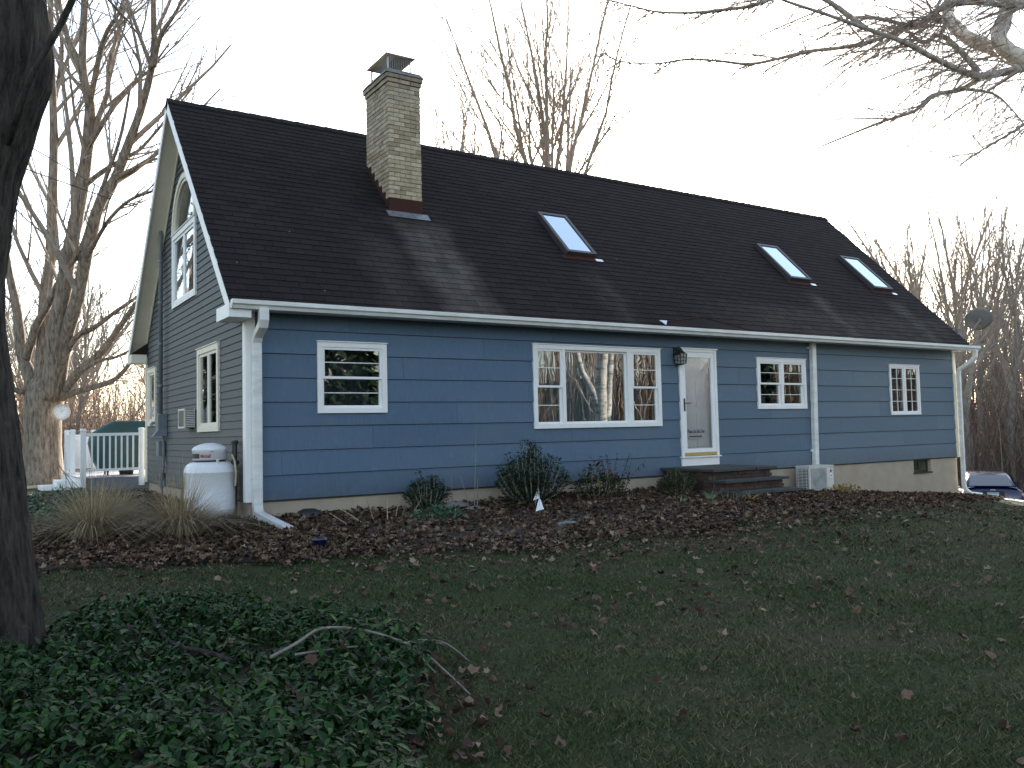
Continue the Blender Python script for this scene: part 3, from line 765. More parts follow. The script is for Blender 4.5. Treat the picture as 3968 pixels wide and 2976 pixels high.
# --- roof
SLn = math.hypot(1, SL); nrm = Vector((0, -SL, 1)).normalized(); upd = Vector((0, 1, SL)).normalized()
SLEN = (D/2+EO)*SLn
X0, X1 = -RO, L+RO
E0 = Vector((0, -EO, EZ))
def rp(x, s, h=0.0): return Vector((x, 0, 0)) + E0 + upd*s + nrm*h
rm = MB()
rm.hexa([rp(X0, 0, -0.05), rp(X1, 0, -0.05), rp(X1, SLEN-0.0, -0.05), rp(X0, SLEN, -0.05), rp(X0, 0, 0), rp(X1, 0, 0), rp(X1, SLEN, 0), rp(X0, SLEN, 0)])
mir = lambda p: Vector((p[0], D-p[1], p[2]))
rm.hexa([mir(p) for p in (rp(X0, 0, -0.05), rp(X1, 0, -0.05), rp(X1, SLEN, -0.05), rp(X0, SLEN, -0.05), rp(X0, 0, 0.012), rp(X1, 0, 0.012), rp(X1, SLEN, 0.012), rp(X0, SLEN, 0.012))])
roof = rm.build('roof', 'shingle', house)
EXS, TABW = 0.146, 0.305
tabs = []
nrow = int(SLEN/EXS)+1
tmpl = [(0.002, 0, 0.001), (TABW-0.004, 0, 0.001), (TABW-0.004, EXS+0.03, 0.0008), (0.002, EXS+0.03, 0.0008), (0.002, 0, 0.014), (TABW-0.004, 0, 0.014), (TABW-0.004, EXS+0.03, 0.004), (0.002, EXS+0.03, 0.004)]
RM = Matrix(((1, 0, 0), (0, upd.y, nrm.y), (0, upd.z, nrm.z)))
def blocked(x, s):
    y = -EO+s/SLn
    if CH[0]-0.25 < x < CH[1]+0.0 and CH[2]-0.05 < y < CH[3]-0.1 and x > CH[0] and x+TABW < CH[1]: return True
    for a, b in SKYL:
        if x > a+0.02 and x+TABW < b-0.02 and 1.18 < y < 2.1: return True
    return False
for r in range(nrow):
    s = r*EXS-0.02; off = (r % 2)*TABW/2 + random.uniform(-0.012, 0.012)
    x = X0-0.02-off
    while x < X1:
        xa = max(x, X0-0.015); xb = min(x+TABW, X1+0.015)
        if xb-xa > 0.04 and s+EXS < SLEN+0.12 and not blocked(x, s): tabs.append((x, s, xa, xb))
        x += TABW
full = [t_ for t_ in tabs if t_[2] == t_[0] and t_[3] >= t_[0]+TABW-1e-6]
# tabs that show largest: nearest to the camera position
dist = lambda t_: (rp(t_[0], t_[1])-CAM).length
full.sort(key=dist)
near = set((t_[0], t_[1]) for t_ in full[:300])
sm = bpy.data.meshes.new('shingle'); sm.from_pydata(tmpl, [], [(0, 3, 2, 1), (4, 5, 6, 7), (0, 1, 5, 4), (1, 2, 6, 5), (2, 3, 7, 6), (3, 0, 4, 7)]); sm.materials.append(MATS['shingle'])
REU = RM.to_euler(); rest = MB()
for x, s, xa, xb in tabs:
    jit = random.uniform(-0.004, 0.004); lift = random.uniform(0, 0.002)
    if (x, s) in near:
        piece('shingle', sm, rp(x, s+jit, lift), roof, REU)
    else:
        w0 = xa-x; w1 = xb-x
        rest.hexa([rp(x, s+jit, lift) + RM @ Vector((min(max(p[0], w0), w1), p[1], p[2])) for p in tmpl])
o = rest.build('shingle_field', 'shingle', roof); o['kind'] = 'stuff'
# ridge caps
cap = bpy.data.meshes.new('ridge_cap')
cw = 0.15; pr = []
for (xx, hh) in ((0, 0.022), (0.34, 0.010)):
    for q in (-1, 0, 1):
        pr.append((xx, q*cw/SLn, -abs(q)*cw*SL/SLn+hh+0.018)); pr.append((xx, q*cw/SLn, -abs(q)*cw*SL/SLn+hh+0.008))
cap.from_pydata(pr, [], [(0, 6, 8, 2), (2, 8, 10, 4), (1, 3, 9, 7), (3, 5, 11, 9), (0, 2, 3, 1), (2, 4, 5, 3), (6, 7, 9, 8), (8, 9, 11, 10), (0, 1, 7, 6), (4, 10, 11, 5)]); cap.materials.append(MATS['shingle'])
x = X0-0.02
while x < X1-0.3:
    piece('ridge_cap', cap, (x, D/2, RZ+random.uniform(0, 0.004)), roof); x += 0.29
# rake boards, soffits
def rake(sign_x, front, mat):
    P = (lambda x, s, h: rp(x, s, h)) if front else (lambda x, s, h: mir(rp(x, s, h)))
    xo = X0 if sign_x < 0 else X1; xi = 0.0 if sign_x < 0 else L; t_ = 0.02*sign_x
    MB().hexa([P(xo, -0.02, -0.15), P(xo+t_, -0.02, -0.15), P(xo+t_, SLEN, -0.15), P(xo, SLEN, -0.15), P(xo, -0.02, 0.0), P(xo+t_, -0.02, 0.0), P(xo+t_, SLEN, 0.0), P(xo, SLEN, 0.0)]).build('rake_board', 'white_paint', roof)
    MB().hexa([P(xo, 0.0, -0.115), P(xi, 0.0, -0.115), P(xi, SLEN-0.05, -0.115), P(xo, SLEN-0.05, -0.115), P(xo, 0.0, -0.1), P(xi, 0.0, -0.1), P(xi, SLEN-0.05, -0.1), P(xo, SLEN-0.05, -0.1)]).build('rake_soffit', mat, roof)
    MB().hexa([P(xi+sign_x*0.02, 0.45, -0.19), P(xi+sign_x*0.04, 0.45, -0.19), P(xi+sign_x*0.04, SLEN-0.16, -0.19), P(xi+sign_x*0.02, SLEN-0.16, -0.19), P(xi+sign_x*0.02, 0.45, -0.117), P(xi+sign_x*0.04, 0.45, -0.117), P(xi+sign_x*0.04, SLEN-0.08, -0.117), P(xi+sign_x*0.02, SLEN-0.08, -0.117)]).build('frieze_board', mat, roof)
rake(-1, True, 'cream_paint'); rake(-1, False, 'cream_paint'); rake(1, True, 'cream_paint'); rake(1, False, 'cream_paint')
# eave soffit, fascia, returns
MB().box(X0+0.02, X1-0.02, -EO+0.02, 0.0, HS, HS+0.012).build('eave_soffit', 'white_paint', roof)
MB().box(X0, X1, -EO-0.0, -EO+0.019, HS-0.015, EZ-0.045).build('fascia', 'white_paint', roof)
MB().box(X0-0.025, -0.036, -EO-0.02, 0.30, HS-0.13, HS+0.05).build('eave_return', 'white_paint', roof)
MB().box(X0-0.025, -0.036, D-0.14, D+EO+0.02, HS-0.13, HS+0.05).build('eave_return', 'cream_paint', roof)
MB().hexa([(X0-0.03, D-0.16, HS+0.052), (-0.02, D-0.16, HS+0.052), (-0.02, D+EO, HS+0.052), (X0-0.03, D+EO, HS+0.052), (-0.03, D-0.16, HS+0.28), (-0.02, D-0.16, HS+0.28), (-0.02, D+0.1, HS+0.28), (-0.03, D+0.1, HS+0.28)]).build('return_cap', 'shingle', roof)
# gutter (K profile swept along the eave)
gp = [(0, 0.0), (0, 0.105), (-0.012, 0.105), (-0.012, 0.012), (-0.07, 0.012), (-0.085, 0.05), (-0.112, 0.07), (-0.112, 0.115), (-0.125, 0.115), (-0.125, 0.06), (-0.095, 0.04), (-0.078, 0.0)]
gz = HS-0.02
MB().prism([(X0+0.0, -EO-0.002+a, gz+b) for a, b in gp], (X1-X0+0.12, 0, 0)).build('gutter', 'gutter_white', house)
gend = MB(); gend.prism([(X0-0.004, -EO-0.002, gz), (X0-0.004, -EO-0.08, gz), (X0-0.004, -EO-0.127, gz+0.06), (X0-0.004, -EO-0.127, gz+0.115), (X0-0.004, -EO-0.002, gz+0.108)], (0.003, 0, 0)); gend.build('gutter_end_cap', 'gutter_white', house)
# downspouts
dprof = [(-0.5, -0.36), (-0.3, -0.42), (0.3, -0.42), (0.5, -0.36), (0.5, 0.36), (0.3, 0.42), (-0.3, 0.42), (-0.5, 0.36)]
def downspout(path, wdt, label=None, mat='gutter_white'):
    o_ = MB().tube(path, [wdt]*len(path), prof=dprof, up=(1, 0, 0)).build('downspout', mat, house)
    if label: o_['label'] = label
    return o_
g0 = ground(0.2, -1.2)
downspout([(0.11, -0.41, 2.6), (0.11, -0.41, 2.46), (0.11, -0.37, 2.38), (0.11, -0.14, 2.27), (0.105, -0.085, 2.18), (0.105, -0.085, 0.4), (0.105, -0.085, -0.06), (0.105, -0.13, -0.16), (0.105, -0.25, g0+0.14), (0.11, -0.8, g0+0.09), (0.12, -1.35, g0+0.045)], 0.125, 'corner downspout bending out over the leaf bed')
MB().bar((0.03, -0.034, 1.3), (0.18, -0.034, 1.3), 0.02, 0.03).bar((0.03, -0.034, 0.3), (0.18, -0.034, 0.3), 0.02, 0.03).build('downspout_strap', 'gutter_white', house)
downspout([(11.90, -0.075, 2.605), (11.88, -0.075, 1.6), (11.86, -0.075, 0.8), (11.84, -0.075, -0.35)], 0.12, 'straight downspout behind the outdoor cooling unit')
MB().box(11.76, 11.80, -0.06, -0.02, 0.30, 0.35).box(11.76, 11.80, -0.06, -0.02, 2.48, 2.52).build('downspout_bracket', 'gutter_white', house)
gr_ = ground(17.5, -0.3)
downspout([(17.62, -0.41, 2.6), (17.62, -0.40, 2.44), (17.55, -0.30, 2.30), (17.42, -0.10, 2.14), (17.40, -0.085, 2.02), (17.40, -0.085, gr_+0.3), (17.42, -0.1, gr_+0.18), (17.5, -0.2, gr_+0.08), (17.62, -0.4, gr_+0.05)], 0.11, 'downspout at the far corner with curved foot', 'gutter_white')

# --- chimney
cx0, cx1, cy0, cy1, ct = CH
chim = MB().box(cx0+0.012, cx1-0.012, cy0+0.012, cy1-0.012, 4.2, ct-0.12).build('chimney', 'chimney_mortar', house)
bl_, bh, joint = 0.205, 0.066, 0.011
def brickmesh(l, dpt, h, nm):
    e = 0.004; mb = MB()
    mb.hexa([(0, 0, 0), (l, 0, 0), (l, dpt, 0), (0, dpt, 0), (0, 0, h), (l, 0, h), (l, dpt, h), (0, dpt, h)])
    me_ = mb.mesh(nm); me_.materials.append(MATS['chimney_brick']); return me_
bfull = brickmesh(bl_, 0.02, bh, 'brick'); bhalf = brickmesh(0.097, 0.02, bh, 'brick_half')
cnt = 0; zc = 5.03; row = 0
left_stuff = MB()
while zc+bh < ct-0.24:
    # front face
    x = cx0 + (0 if row % 2 == 0 else 0)
    xs_ = []
    lens = [bl_, bl_, bl_] if row % 2 == 0 else [0.097, bl_, bl_, 0.097]
    x = cx0
    for l in lens:
        yj = cy0-0.001+random.uniform(-0.004, 0.004)
        piece('brick', bfull if l > 0.15 else bhalf, (x, yj, zc), chim, (0, 0, random.uniform(-0.006, 0.006))); cnt += 1
        x += l+joint*0.72
    # left face (stepped flashing hides the lower end)
    lens = ([0.097] if row % 2 == 0 else [bl_]) + [bl_]*5
    y = cy0+0.02
    for l in lens:
        y2 = min(y+l, cy1)
        if y2-y > 0.05 and roofz(y2) < zc+0.10:
            j = random.uniform(-0.003, 0.003)
            if cnt < 300 and y < cy0+0.5 and row > 6: 
                o_ = piece('brick', bfull if l > 0.15 else bhalf, (cx0+0.0+j, y2, zc), chim, (0, 0, -math.pi/2)); cnt += 1
                if y2-y < l-0.01: o_.scale = ((y2-y)/l, 1, 1)
            else: left_stuff.box(cx0-0.001+j, cx0+0.02, y, y2, zc, zc+bh)
        y += l+joint
    # right and back faces
    left_stuff.box(cx1-0.02, cx1+0.001, cy0+0.03, cy1, zc, zc+bh); left_stuff.box(cx0+0.02, cx1-0.02, cy1-0.02, cy1+0.002, zc, zc+bh)
    zc += bh+joint; row += 1
o = left_stuff.build('brickwork', 'chimney_brick', chim); o['kind'] = 'stuff'
for i, ex in enumerate((0.022, 0.045)):
    z0 = zc+i*(bh+joint); per = []
    for a, b, ax in ((cx0-ex, cx1+ex, 'f'), (cy0-ex+0.1, cy1+ex-0.1, 'l'), (cx0-ex, cx1+ex, 'b'), (cy0-ex+0.1, cy1+ex-0.1, 'r')):
        n = max(2, int((b-a)/(bl_+joint)+0.5)); st = (b-a)/n
        for q in range(n):
            p0, p1 = a+q*st+joint/2, a+(q+1)*st-joint/2; mb = MB(); j = random.uniform(-0.004, 0.004)
            if ax == 'f': mb.box(p0, p1, cy0-ex+j, cy0-ex+0.1, z0, z0+bh)
            elif ax == 'b': mb.box(p0, p1, cy1+ex-0.1, cy1+ex+j, z0, z0+bh)
            elif ax == 'l': mb.box(cx0-ex+j, cx0-ex+0.1, p0, p1, z0, z0+bh)
            else: mb.box(cx1+ex-0.1, cx1+ex+j, p0, p1, z0, z0+bh)
            mb.build('corbel_brick', 'chimney_brick', chim)
zt = zc+2*(bh+joint)
MB().hexa([(cx0-0.06, cy0-0.06, zt), (cx1+0.06, cy0-0.06, zt), (cx1+0.06, cy1+0.06, zt), (cx0-0.06, cy1+0.06, zt), (cx0+0.0, cy0+0.0, zt+0.09), (cx1-0.0, cy0+0.0, zt+0.09), (cx1-0.0, cy1-0.0, zt+0.09), (cx0+0.0, cy1-0.0, zt+0.09)]).build('crown', 'chimney_crown', chim)
MB().box(cx0-0.012, cx1+0.012, cy0-0.014, cy0+0.05, 4.70, 5.02).build('front_flashing', 'flash_brown', chim)
ap = MB().hexa([rp(cx0-0.08, (cy0-0.13+EO)*SLn, 0.014), rp(cx1+0.1, (cy0-0.13+EO)*SLn, 0.014), rp(cx1+0.1, (cy0+EO)*SLn, 0.014), rp(cx0-0.08, (cy0+EO)*SLn, 0.014), rp(cx0-0.08, (cy0-0.13+EO)*SLn, 0.02), rp(cx1+0.1, (cy0-0.13+EO)*SLn, 0.02), rp(cx1+0.1, (cy0+EO)*SLn, 0.02), rp(cx0-0.08, (cy0+EO)*SLn, 0.02)])
ap.build('apron_flashing', 'lead', chim)
y = cy0
while y < cy1-0.02:
    y2 = min(y+0.155, cy1); zb = roofz(y)-0.05
    MB().box(cx0-0.008, cx0+0.004, y, y2-0.003, zb, roofz(y2)+0.07).build('step_flashing', 'flash_brown', chim); y = y2
# metal chimney cap
cz = zt+0.09
cap_ = MB()
ccx, ccy = (cx0+cx1)/2-0.03, (cy0+cy1)/2
pz = cz+0.29
for sx_, sy_ in ((-1, -1), (1, -1), (1, 1), (-1, 1)): cap_.bar((ccx+sx_*0.22, ccy+sy_*0.36, cz-0.03), (ccx+sx_*0.22, ccy+sy_*0.36, pz), 0.022, 0.022)
for q in range(11):
    for sy_ in (-0.36, 0.36): cap_.bar((ccx-0.22+q*0.044, ccy+sy_, cz-0.02), (ccx-0.22+q*0.044, ccy+sy_, pz), 0.004, 0.004)
for q in range(16):
    for sx_ in (-0.22, 0.22): cap_.bar((ccx+sx_, ccy-0.36+q*0.048, cz-0.02), (ccx+sx_, ccy-0.36+q*0.048, pz), 0.004, 0.004)
cap_.build('cap_mesh', 'mesh_steel', chim)
hx, hy = 0.29, 0.45
hm_ = MB(); n = 0
hm_.v = [(ccx-hx, ccy-hy, pz), (ccx+hx, ccy-hy, pz), (ccx+hx, ccy+hy, pz), (ccx-hx, ccy+hy, pz), (ccx, ccy-0.2, pz+0.07), (ccx, ccy+0.2, pz+0.07)]
hm_.v += [(a, b, c+0.008) for a, b, c in hm_.v]
hm_.f = [(0, 4, 1), (1, 4, 5, 2), (2, 5, 3), (3, 5, 4, 0), (6, 7, 10), (7, 8, 11, 10), (8, 9, 11), (9, 6, 10, 11), (0, 1, 7, 6), (1, 2, 8, 7), (2, 3, 9, 8), (3, 0, 6, 9)]
hm_.build('cap_hood', 'mesh_steel', chim)

# --- skylights
for i, (a, b) in enumerate(SKYL):
    y0_, y1_ = 1.17, 2.15; s0, s1 = (y0_+EO)*SLn, (y1_+EO)*SLn
    def sbox(mb, u0, u1, t0, t1, h0, h1): return mb.hexa([rp(u0, t0, h0), rp(u1, t0, h0), rp(u1, t1, h0), rp(u0, t1, h0), rp(u0, t0, h1), rp(u1, t0, h1), rp(u1, t1, h1), rp(u0, t1, h1)])
    mb = MB(); fw_ = 0.07
    sbox(mb, a, a+fw_, s0, s1, -0.02, 0.11); sbox(mb, b-fw_, b, s0, s1, -0.02, 0.11); sbox(mb, a+fw_, b-fw_, s0, s0+fw_, -0.02, 0.105); sbox(mb, a+fw_, b-fw_, s1-fw_, s1, -0.02, 0.11)
    sk = mb.build('skylight', 'skylight_frame', house)
    sk['label'] = ('skylight just right of the chimney', 'middle skylight above the paired window', 'skylight nearest the far roof end')[i]
    sbox(MB(), a+fw_, b-fw_, s0+fw_, s1-fw_, 0.085, 0.093).build('pane', 'sky_glass', sk)
    sbox(MB(), a+fw_, b-fw_, s0+fw_, s1-fw_, 0.0, 0.01).build('light_shaft', 'curtain_grey', sk)
    sbox(MB(), a-0.02, a-0.002, s0-0.02, s0+(s1-s0)*0.55, 0.0, 0.10).build('side_flashing', 'skylight_frame', sk)
    sbox(MB(), a-0.12, b+0.10, s0-0.13, s0-0.003, 0.014, 0.022).build('apron_flashing', 'flash_brown', sk)
    sbox(MB(), b-0.04, b+0.13, s0-0.125, s0-0.05, 0.0225, 0.03).build('flashing_corner', 'bare_metal', sk)
# --- low shingled rain diverter over the door
dv = MB(); A, B_, Cc = rp(7.48, 0.16, 0.02), rp(8.56, 0.34, 0.07), rp(9.68, 0.10, 0.02)
dv.v = [tuple(p) for p in (A, B_, Cc, rp(7.52, 0.03, 0.02), rp(8.56, 0.02, 0.05), rp(9.6, 0.0, 0.02), A-nrm*0.03, B_-nrm*0.08, Cc-nrm*0.03)]
dv.f = [(0, 1, 4, 3), (1, 2, 5, 4), (0, 6, 7, 1), (1, 7, 8, 2)]
dvo = dv.build('rain_diverter', 'shingle', roof)
MB().tube([A+nrm*0.005, B_+nrm*0.005, Cc+nrm*0.005], 0.009, 5).build('diverter_edge', 'flash_brown', roof)
tr = MB(); tr.prism([rp(7.42, 0.2, 0.02), rp(7.6, 0.19, 0.03), rp(7.5, 0.07, 0.02)], nrm*0.012); tr.build('flashing_corner', 'bare_metal', roof)

# ================================================================== THINGS ON AND BY THE HOUSE
# wall lantern
ln = thing('wall_lantern', 'black caged wall lantern beside the white storm door', 'lantern', (8.0, -0.14, 2.05))
lx, ly = 7.98, -0.15
MB().box(lx-0.05, lx+0.05, -0.045, -0.026, 2.12, 2.38).build('backplate', 'black_iron', ln)
MB().tube([(lx, -0.04, 2.3), (lx, -0.07, 2.37), (lx, ly, 2.38), (lx, ly, 2.33)], 0.012, 6).build('bracket', 'black_iron', ln)
MB().lathe([(0.02, 0.30), (0.035, 0.27), (0.06, 0.24), (0.105, 0.20), (0.11, 0.19)][::-1], (lx, ly, 2.06), 8).build('lantern_roof', 'black_iron', ln)
cg = MB()
for sx_, sy_ in ((-1, -1), (1, -1), (1, 1), (-1, 1)): cg.bar((lx+sx_*0.07, ly+sy_*0.07, 2.06), (lx+sx_*0.085, ly+sy_*0.085, 2.25), 0.014, 0.014)
for zz_ in (2.12, 2.185):
    for a, b in (((-1, -1), (1, -1)), ((1, -1), (1, 1)), ((1, 1), (-1, 1)), ((-1, 1), (-1, -1))): cg.bar((lx+a[0]*0.078, ly+a[1]*0.078, zz_), (lx+b[0]*0.078, ly+b[1]*0.078, zz_), 0.006, 0.008)
for a in ((0, -1), (1, 0), (0, 1), (-1, 0)): cg.bar((lx+a[0]*0.074, ly+a[1]*0.074, 2.06), (lx+a[0]*0.086, ly+a[1]*0.086, 2.25), 0.007, 0.007)
cg.build('cage', 'black_iron', ln)
MB().hexa([(lx-0.066, ly-0.066, 2.065), (lx+0.066, ly-0.066, 2.065), (lx+0.066, ly+0.066, 2.065), (lx-0.066, ly+0.066, 2.065), (lx-0.079, ly-0.079, 2.245), (lx+0.079, ly-0.079, 2.245), (lx+0.079, ly+0.079, 2.245), (lx-0.079, ly+0.079, 2.245)]).build('lantern_glass', 'lantern_glass', ln)
MB().lathe([(0.02, -0.02), (0.06, -0.012), (0.088, 0.0), (0.085, 0.008)], (lx, ly, 2.055), 8).build('lantern_base', 'black_iron', ln)

# propane tank
tx, ty = -0.40, 0.42; tg = ground(tx, ty)
tk = thing('propane_tank', 'white upright propane tank with capped collar against the gable wall', 'tank', (tx, ty, tg))
R_ = 0.338
MB().lathe([(0.25, -0.04), (0.25, 0.06)], (tx, ty, tg), 28).build('foot_ring', 'black_plastic', tk, True)
prof = [(0.20, 0.045)]+[(0.20+0.128*math.sin(a), 0.125-0.08*math.cos(a)) for a in (0.4, 0.9, 1.4)]+[(R_, 0.14), (R_, 0.155), (R_+0.003, 0.158), (R_+0.003, 0.165), (R_, 0.168), (R_, 0.66), (R_+0.003, 0.664), (R_+0.003, 0.674), (R_, 0.678)]+[(0.22+0.118*math.cos(a), 0.678+0.13*math.sin(a)) for a in (0.3, 0.6, 0.9, 1.2, 1.5)]+[(0.1, 0.822)]
MB().lathe(prof, (tx, ty, tg), 40).build('body', 'tank_white', tk, True)
rc = 0.228
MB().lathe([(rc, 0.835), (rc, 0.955), (rc+0.006, 0.96), (rc+0.006, 0.965), (rc, 0.968)], (tx, ty, tg), 36).build('collar', 'tank_white', tk, True)
MB().lathe([(rc+0.004, 0.962), (rc+0.006, 0.985), (rc-0.02, 1.015), (rc-0.09, 1.05), (0.06, 1.066), (0.01, 1.068)], (tx, ty, tg), 36).build('lid', 'tank_white', tk, True)
MB().lathe([(rc-0.02, 0.80), (rc-0.02, 0.836)], (tx, ty, tg), 30).build('collar_gap', 'black_plastic', tk, True)
cdir = math.atan2(CAM.y-ty, CAM.x-tx)
def wrapbox(a0, a1, z0, z1, r0, r1, n=10):
    mb = MB()
    for i in range(n):
        p, q = a0+(a1-a0)*i/n, a0+(a1-a0)*(i+1)/n
        P = lambda an, r, z: (tx+r*math.cos(an), ty+r*math.sin(an), tg+z)
        mb.hexa([P(p, r0, z0), P(q, r0, z0), P(q, r1, z0), P(p, r1, z0), P(p, r0, z1), P(q, r0, z1), P(q, r1, z1), P(p, r1, z1)])
    return mb
wrapbox(cdir-1.45, cdir-0.62, 0.86, 0.925, rc-0.01, rc+0.002).build('collar_opening', 'black_plastic', tk)
wrapbox(cdir+0.02, cdir+0.22, 0.945, 0.953, rc, rc+0.003, 4).build('printed_mark', 'text_dark', tk)
wrapbox(cdir-0.16, cdir+0.32, 0.972, 0.987, rc+0.004, rc+0.012, 6).build('lid_label', 'sash_white', tk)
me = textmesh('Mitchell', 0.085, 0.001); ws = [v.co.x for v in me.vertices]; x0_ = min(ws); wd = max(ws)-x0_
for v in me.vertices:
    an = cdir-0.54+(v.co.x-x0_)/wd*0.58; r = rc+0.003+v.co.z
    v.co = Vector((tx+r*math.cos(an), ty+r*math.sin(an), tg+0.868+v.co.y*0.8))-BASE[tk]
link('lettering', me, 'tank_red', tk)
MB().bar((tx+R_*0.80*math.cos(cdir+0.35), ty+R_*0.8*math.sin(cdir+0.35), tg+0.78), (tx+R_*0.86*math.cos(cdir+0.35), ty+R_*0.86*math.sin(cdir+0.35), tg+0.845), 0.03, 0.02).build('lifting_lug', 'tank_white', tk)
# gas riser
gs = thing('gas_riser', 'dark gas riser pipe with pale hose behind the propane tank', 'pipe', (-0.1, 0.34, ground(-0.1, 0.34)))
MB().tube([(-0.09, 0.31, ground(-0.1, 0.34)-0.05), (-0.09, 0.31, 0.80)], 0.035, 8).lathe([(0.05, 0), (0.055, 0.03), (0.04, 0.05)], (-0.09, 0.31, 0.79), 10).build('riser', 'dark_metal', gs)
MB().tube([(-0.12, 0.30, 0.60), (-0.15, 0.22, 0.64), (-0.14, 0.13, 0.56), (-0.13, 0.10, 0.40), (-0.13, 0.14, 0.22)], 0.013, 6).build('hose', 'hose_tan', gs)
MB().lathe([(0.05, 0), (0.06, 0.03), (0.05, 0.06)], (-0.09, 0.31, 0.5), 10).build('regulator', 'dark_metal', gs)

# through-wall air conditioner on the gable
ac = thing('wall_air_conditioner', 'small beige louvred air conditioner poking through the gable wall', 'air conditioner', (-0.1, 3.5, 1.05))
ay0, ay1, az0, az1 = 3.08, 3.56, 1.06, 1.37; xo = -0.17
MB().box(xo, -0.02, ay0, ay1, az0, az1).build('casing', 'ac_grey', ac)
MB().box(xo-0.014, xo-0.001, ay0-0.008, ay1+0.008, az0-0.008, az0+0.02).box(xo-0.014, xo-0.001, ay0-0.008, ay1+0.008, az1-0.02, az1+0.008).box(xo-0.014, xo-0.001, ay0-0.008, ay0+0.02, az0+0.02, az1-0.02).box(xo-0.014, xo-0.001, ay1-0.02, ay1+0.008, az0+0.02, az1-0.02).build('bezel', 'ac_beige', ac)
MB().box(xo-0.006, xo-0.001, ay0+0.02, ay1-0.02, az0+0.02, az1-0.02).build('coil_panel', 'dark_metal', ac)
MB().box(xo, -0.02, ay0-0.006, ay0-0.001, az0, az1).build('side_panel', 'dark_metal', ac)
for q in range(10):
    z = az0+0.008+q*0.030; MB().hexa([(xo, ay0-0.022, z), (-0.022, ay0-0.022, z), (-0.022, ay0-0.0065, z+0.008), (xo, ay0-0.0065, z+0.008), (xo, ay0-0.022, z+0.012), (-0.022, ay0-0.022, z+0.012), (-0.022, ay0-0.0065, z+0.02), (xo, ay0-0.0065, z+0.02)]).build('louvre', 'ac_beige', ac)
MB().box(xo-0.02, xo-0.0005, ay0-0.03, ay0-0.008, az0-0.01, az1+0.01).box(-0.022, -0.0205, ay0-0.03, ay0, az0-0.01, az1+0.01).build('corner_trim', 'ac_beige', ac)
# service mast
ms = thing('service_mast', 'grey electrical conduit mast with meter boxes up the gable wall', 'conduit', (-0.1, 5.55, -0.1))
MB().tube([(-0.10, 5.55, 1.32), (-0.10, 5.55, 5.20), (-0.12, 5.52, 5.28), (-0.17, 5.47, 5.27)], 0.038, 10).build('conduit', 'conduit', ms, True)
for z in (1.9, 2.7, 3.5, 4.3, 5.0): MB().tube([(-0.1, 5.55, z-0.02), (-0.1, 5.55, z+0.02)], 0.048, 10).build('conduit_strap', 'conduit', ms)
MB().box(-0.15, -0.02, 5.38, 5.72, 1.0, 1.36).box(-0.17, -0.151, 5.40, 5.70, 1.02, 1.34).build('meter_box', 'grey_paint', ms)
MB().hexa([(-0.27, 5.34, 0.93), (-0.02, 5.34, 0.93), (-0.02, 5.56, 0.93), (-0.27, 5.56, 0.93), (-0.16, 5.38, 1.08), (-0.02, 5.38, 1.08), (-0.02, 5.52, 1.08), (-0.16, 5.52, 1.08)]).build('meter_hood', 'grey_paint', ms)
MB().box(-0.13, -0.02, 5.56, 5.84, 0.56, 0.84).build('junction_box', 'grey_paint', ms)
MB().tube([(-0.06, 5.50, 1.0), (-0.06, 5.46, 0.6), (-0.06, 5.50, 0.3), (-0.07, 5.60, 0.1), (-0.06, 5.62, -0.2)], 0.022, 6).tube([(-0.05, 5.62, 1.0), (-0.05, 5.56, 0.7), (-0.05, 5.54, 0.2), (-0.05, 5.62, 0.05)], 0.014, 6).build('cable', 'conduit', ms)
MB().box(-0.10, -0.02, 5.58, 5.66, -0.05, 0.22).build('cable_box', 'grey_paint', ms)
for i, pts in enumerate(([(-0.17, 5.47, 5.24), (-0.94, 4.17, 4.99), (-1.79, 3.02, 4.87), (-2.63, 1.86, 4.75), (-8, -6.5, 4.9), (-16, -20, 6.0)], [(-0.17, 5.47, 5.26), (-0.9, 4.6, 5.15), (-2.3, 2.9, 5.3), (-4.2, 1.0, 5.6), (-12, -7.5, 7)])):
    t_ = MB().tube(pts, 0.009, 5).build('service_wire', 'wire_black'); tag(t_, ('lower thin black wire running from the conduit mast past the maple', 'upper thin black wire rising from the conduit mast to the left')[i], 'wire')
    # ends on a pole off to the left
# spotlight under the gable window
sp_ = thing('outdoor_outlet', 'small white tap and fitting beside the narrow gable window', 'fitting', (-0.05, 6.2, 1.12))
MB().box(-0.06, -0.02, 6.14, 6.26, 1.12, 1.28).build('plate', 'white_paint', sp_); MB().tube([(-0.05, 6.2, 1.2), (-0.14, 6.18, 1.2), (-0.17, 6.1, 1.16)], 0.03, 8).build('spout', 'ac_grey', sp_)

# satellite dish on the far gable
dh = thing('satellite_dish', 'grey round satellite dish on a bent mast at the far roof edge', 'satellite dish', (17.72, 0.25, 2.7))
dc = Vector((17.95, -0.36, 3.38)); nd = Vector((0.62, 0.45, 0.45)).normalized(); a_ = nd.orthogonal().normalized(); b_ = nd.cross(a_)
dm = MB(); NR, NA = 5, 24
for i in range(NR+1):
    r = 0.31*i/NR
    for j in range(NA):
        an = 2*math.pi*j/NA; dm.v.append(tuple(dc+(a_*math.cos(an)+b_*math.sin(an))*r+nd*(0.5*r*r)))
for i in range(NR):
    for j in range(NA): q = i*NA; dm.f.append((q+j, q+(j+1) % NA, q+NA+(j+1) % NA, q+NA+j))
do = dm.build('reflector', 'dish_grey', dh, True); sm_ = do.modifiers.new('thick', 'SOLIDIFY'); sm_.thickness = 0.012
MB().tube([dc-nd*0.02, dc-nd*0.10, Vector((17.80, -0.30, 3.15)), Vector((17.72, -0.15, 2.95)), Vector((17.70, 0.1, 2.86))], 0.028, 8).build('mast', 'dish_grey', dh)
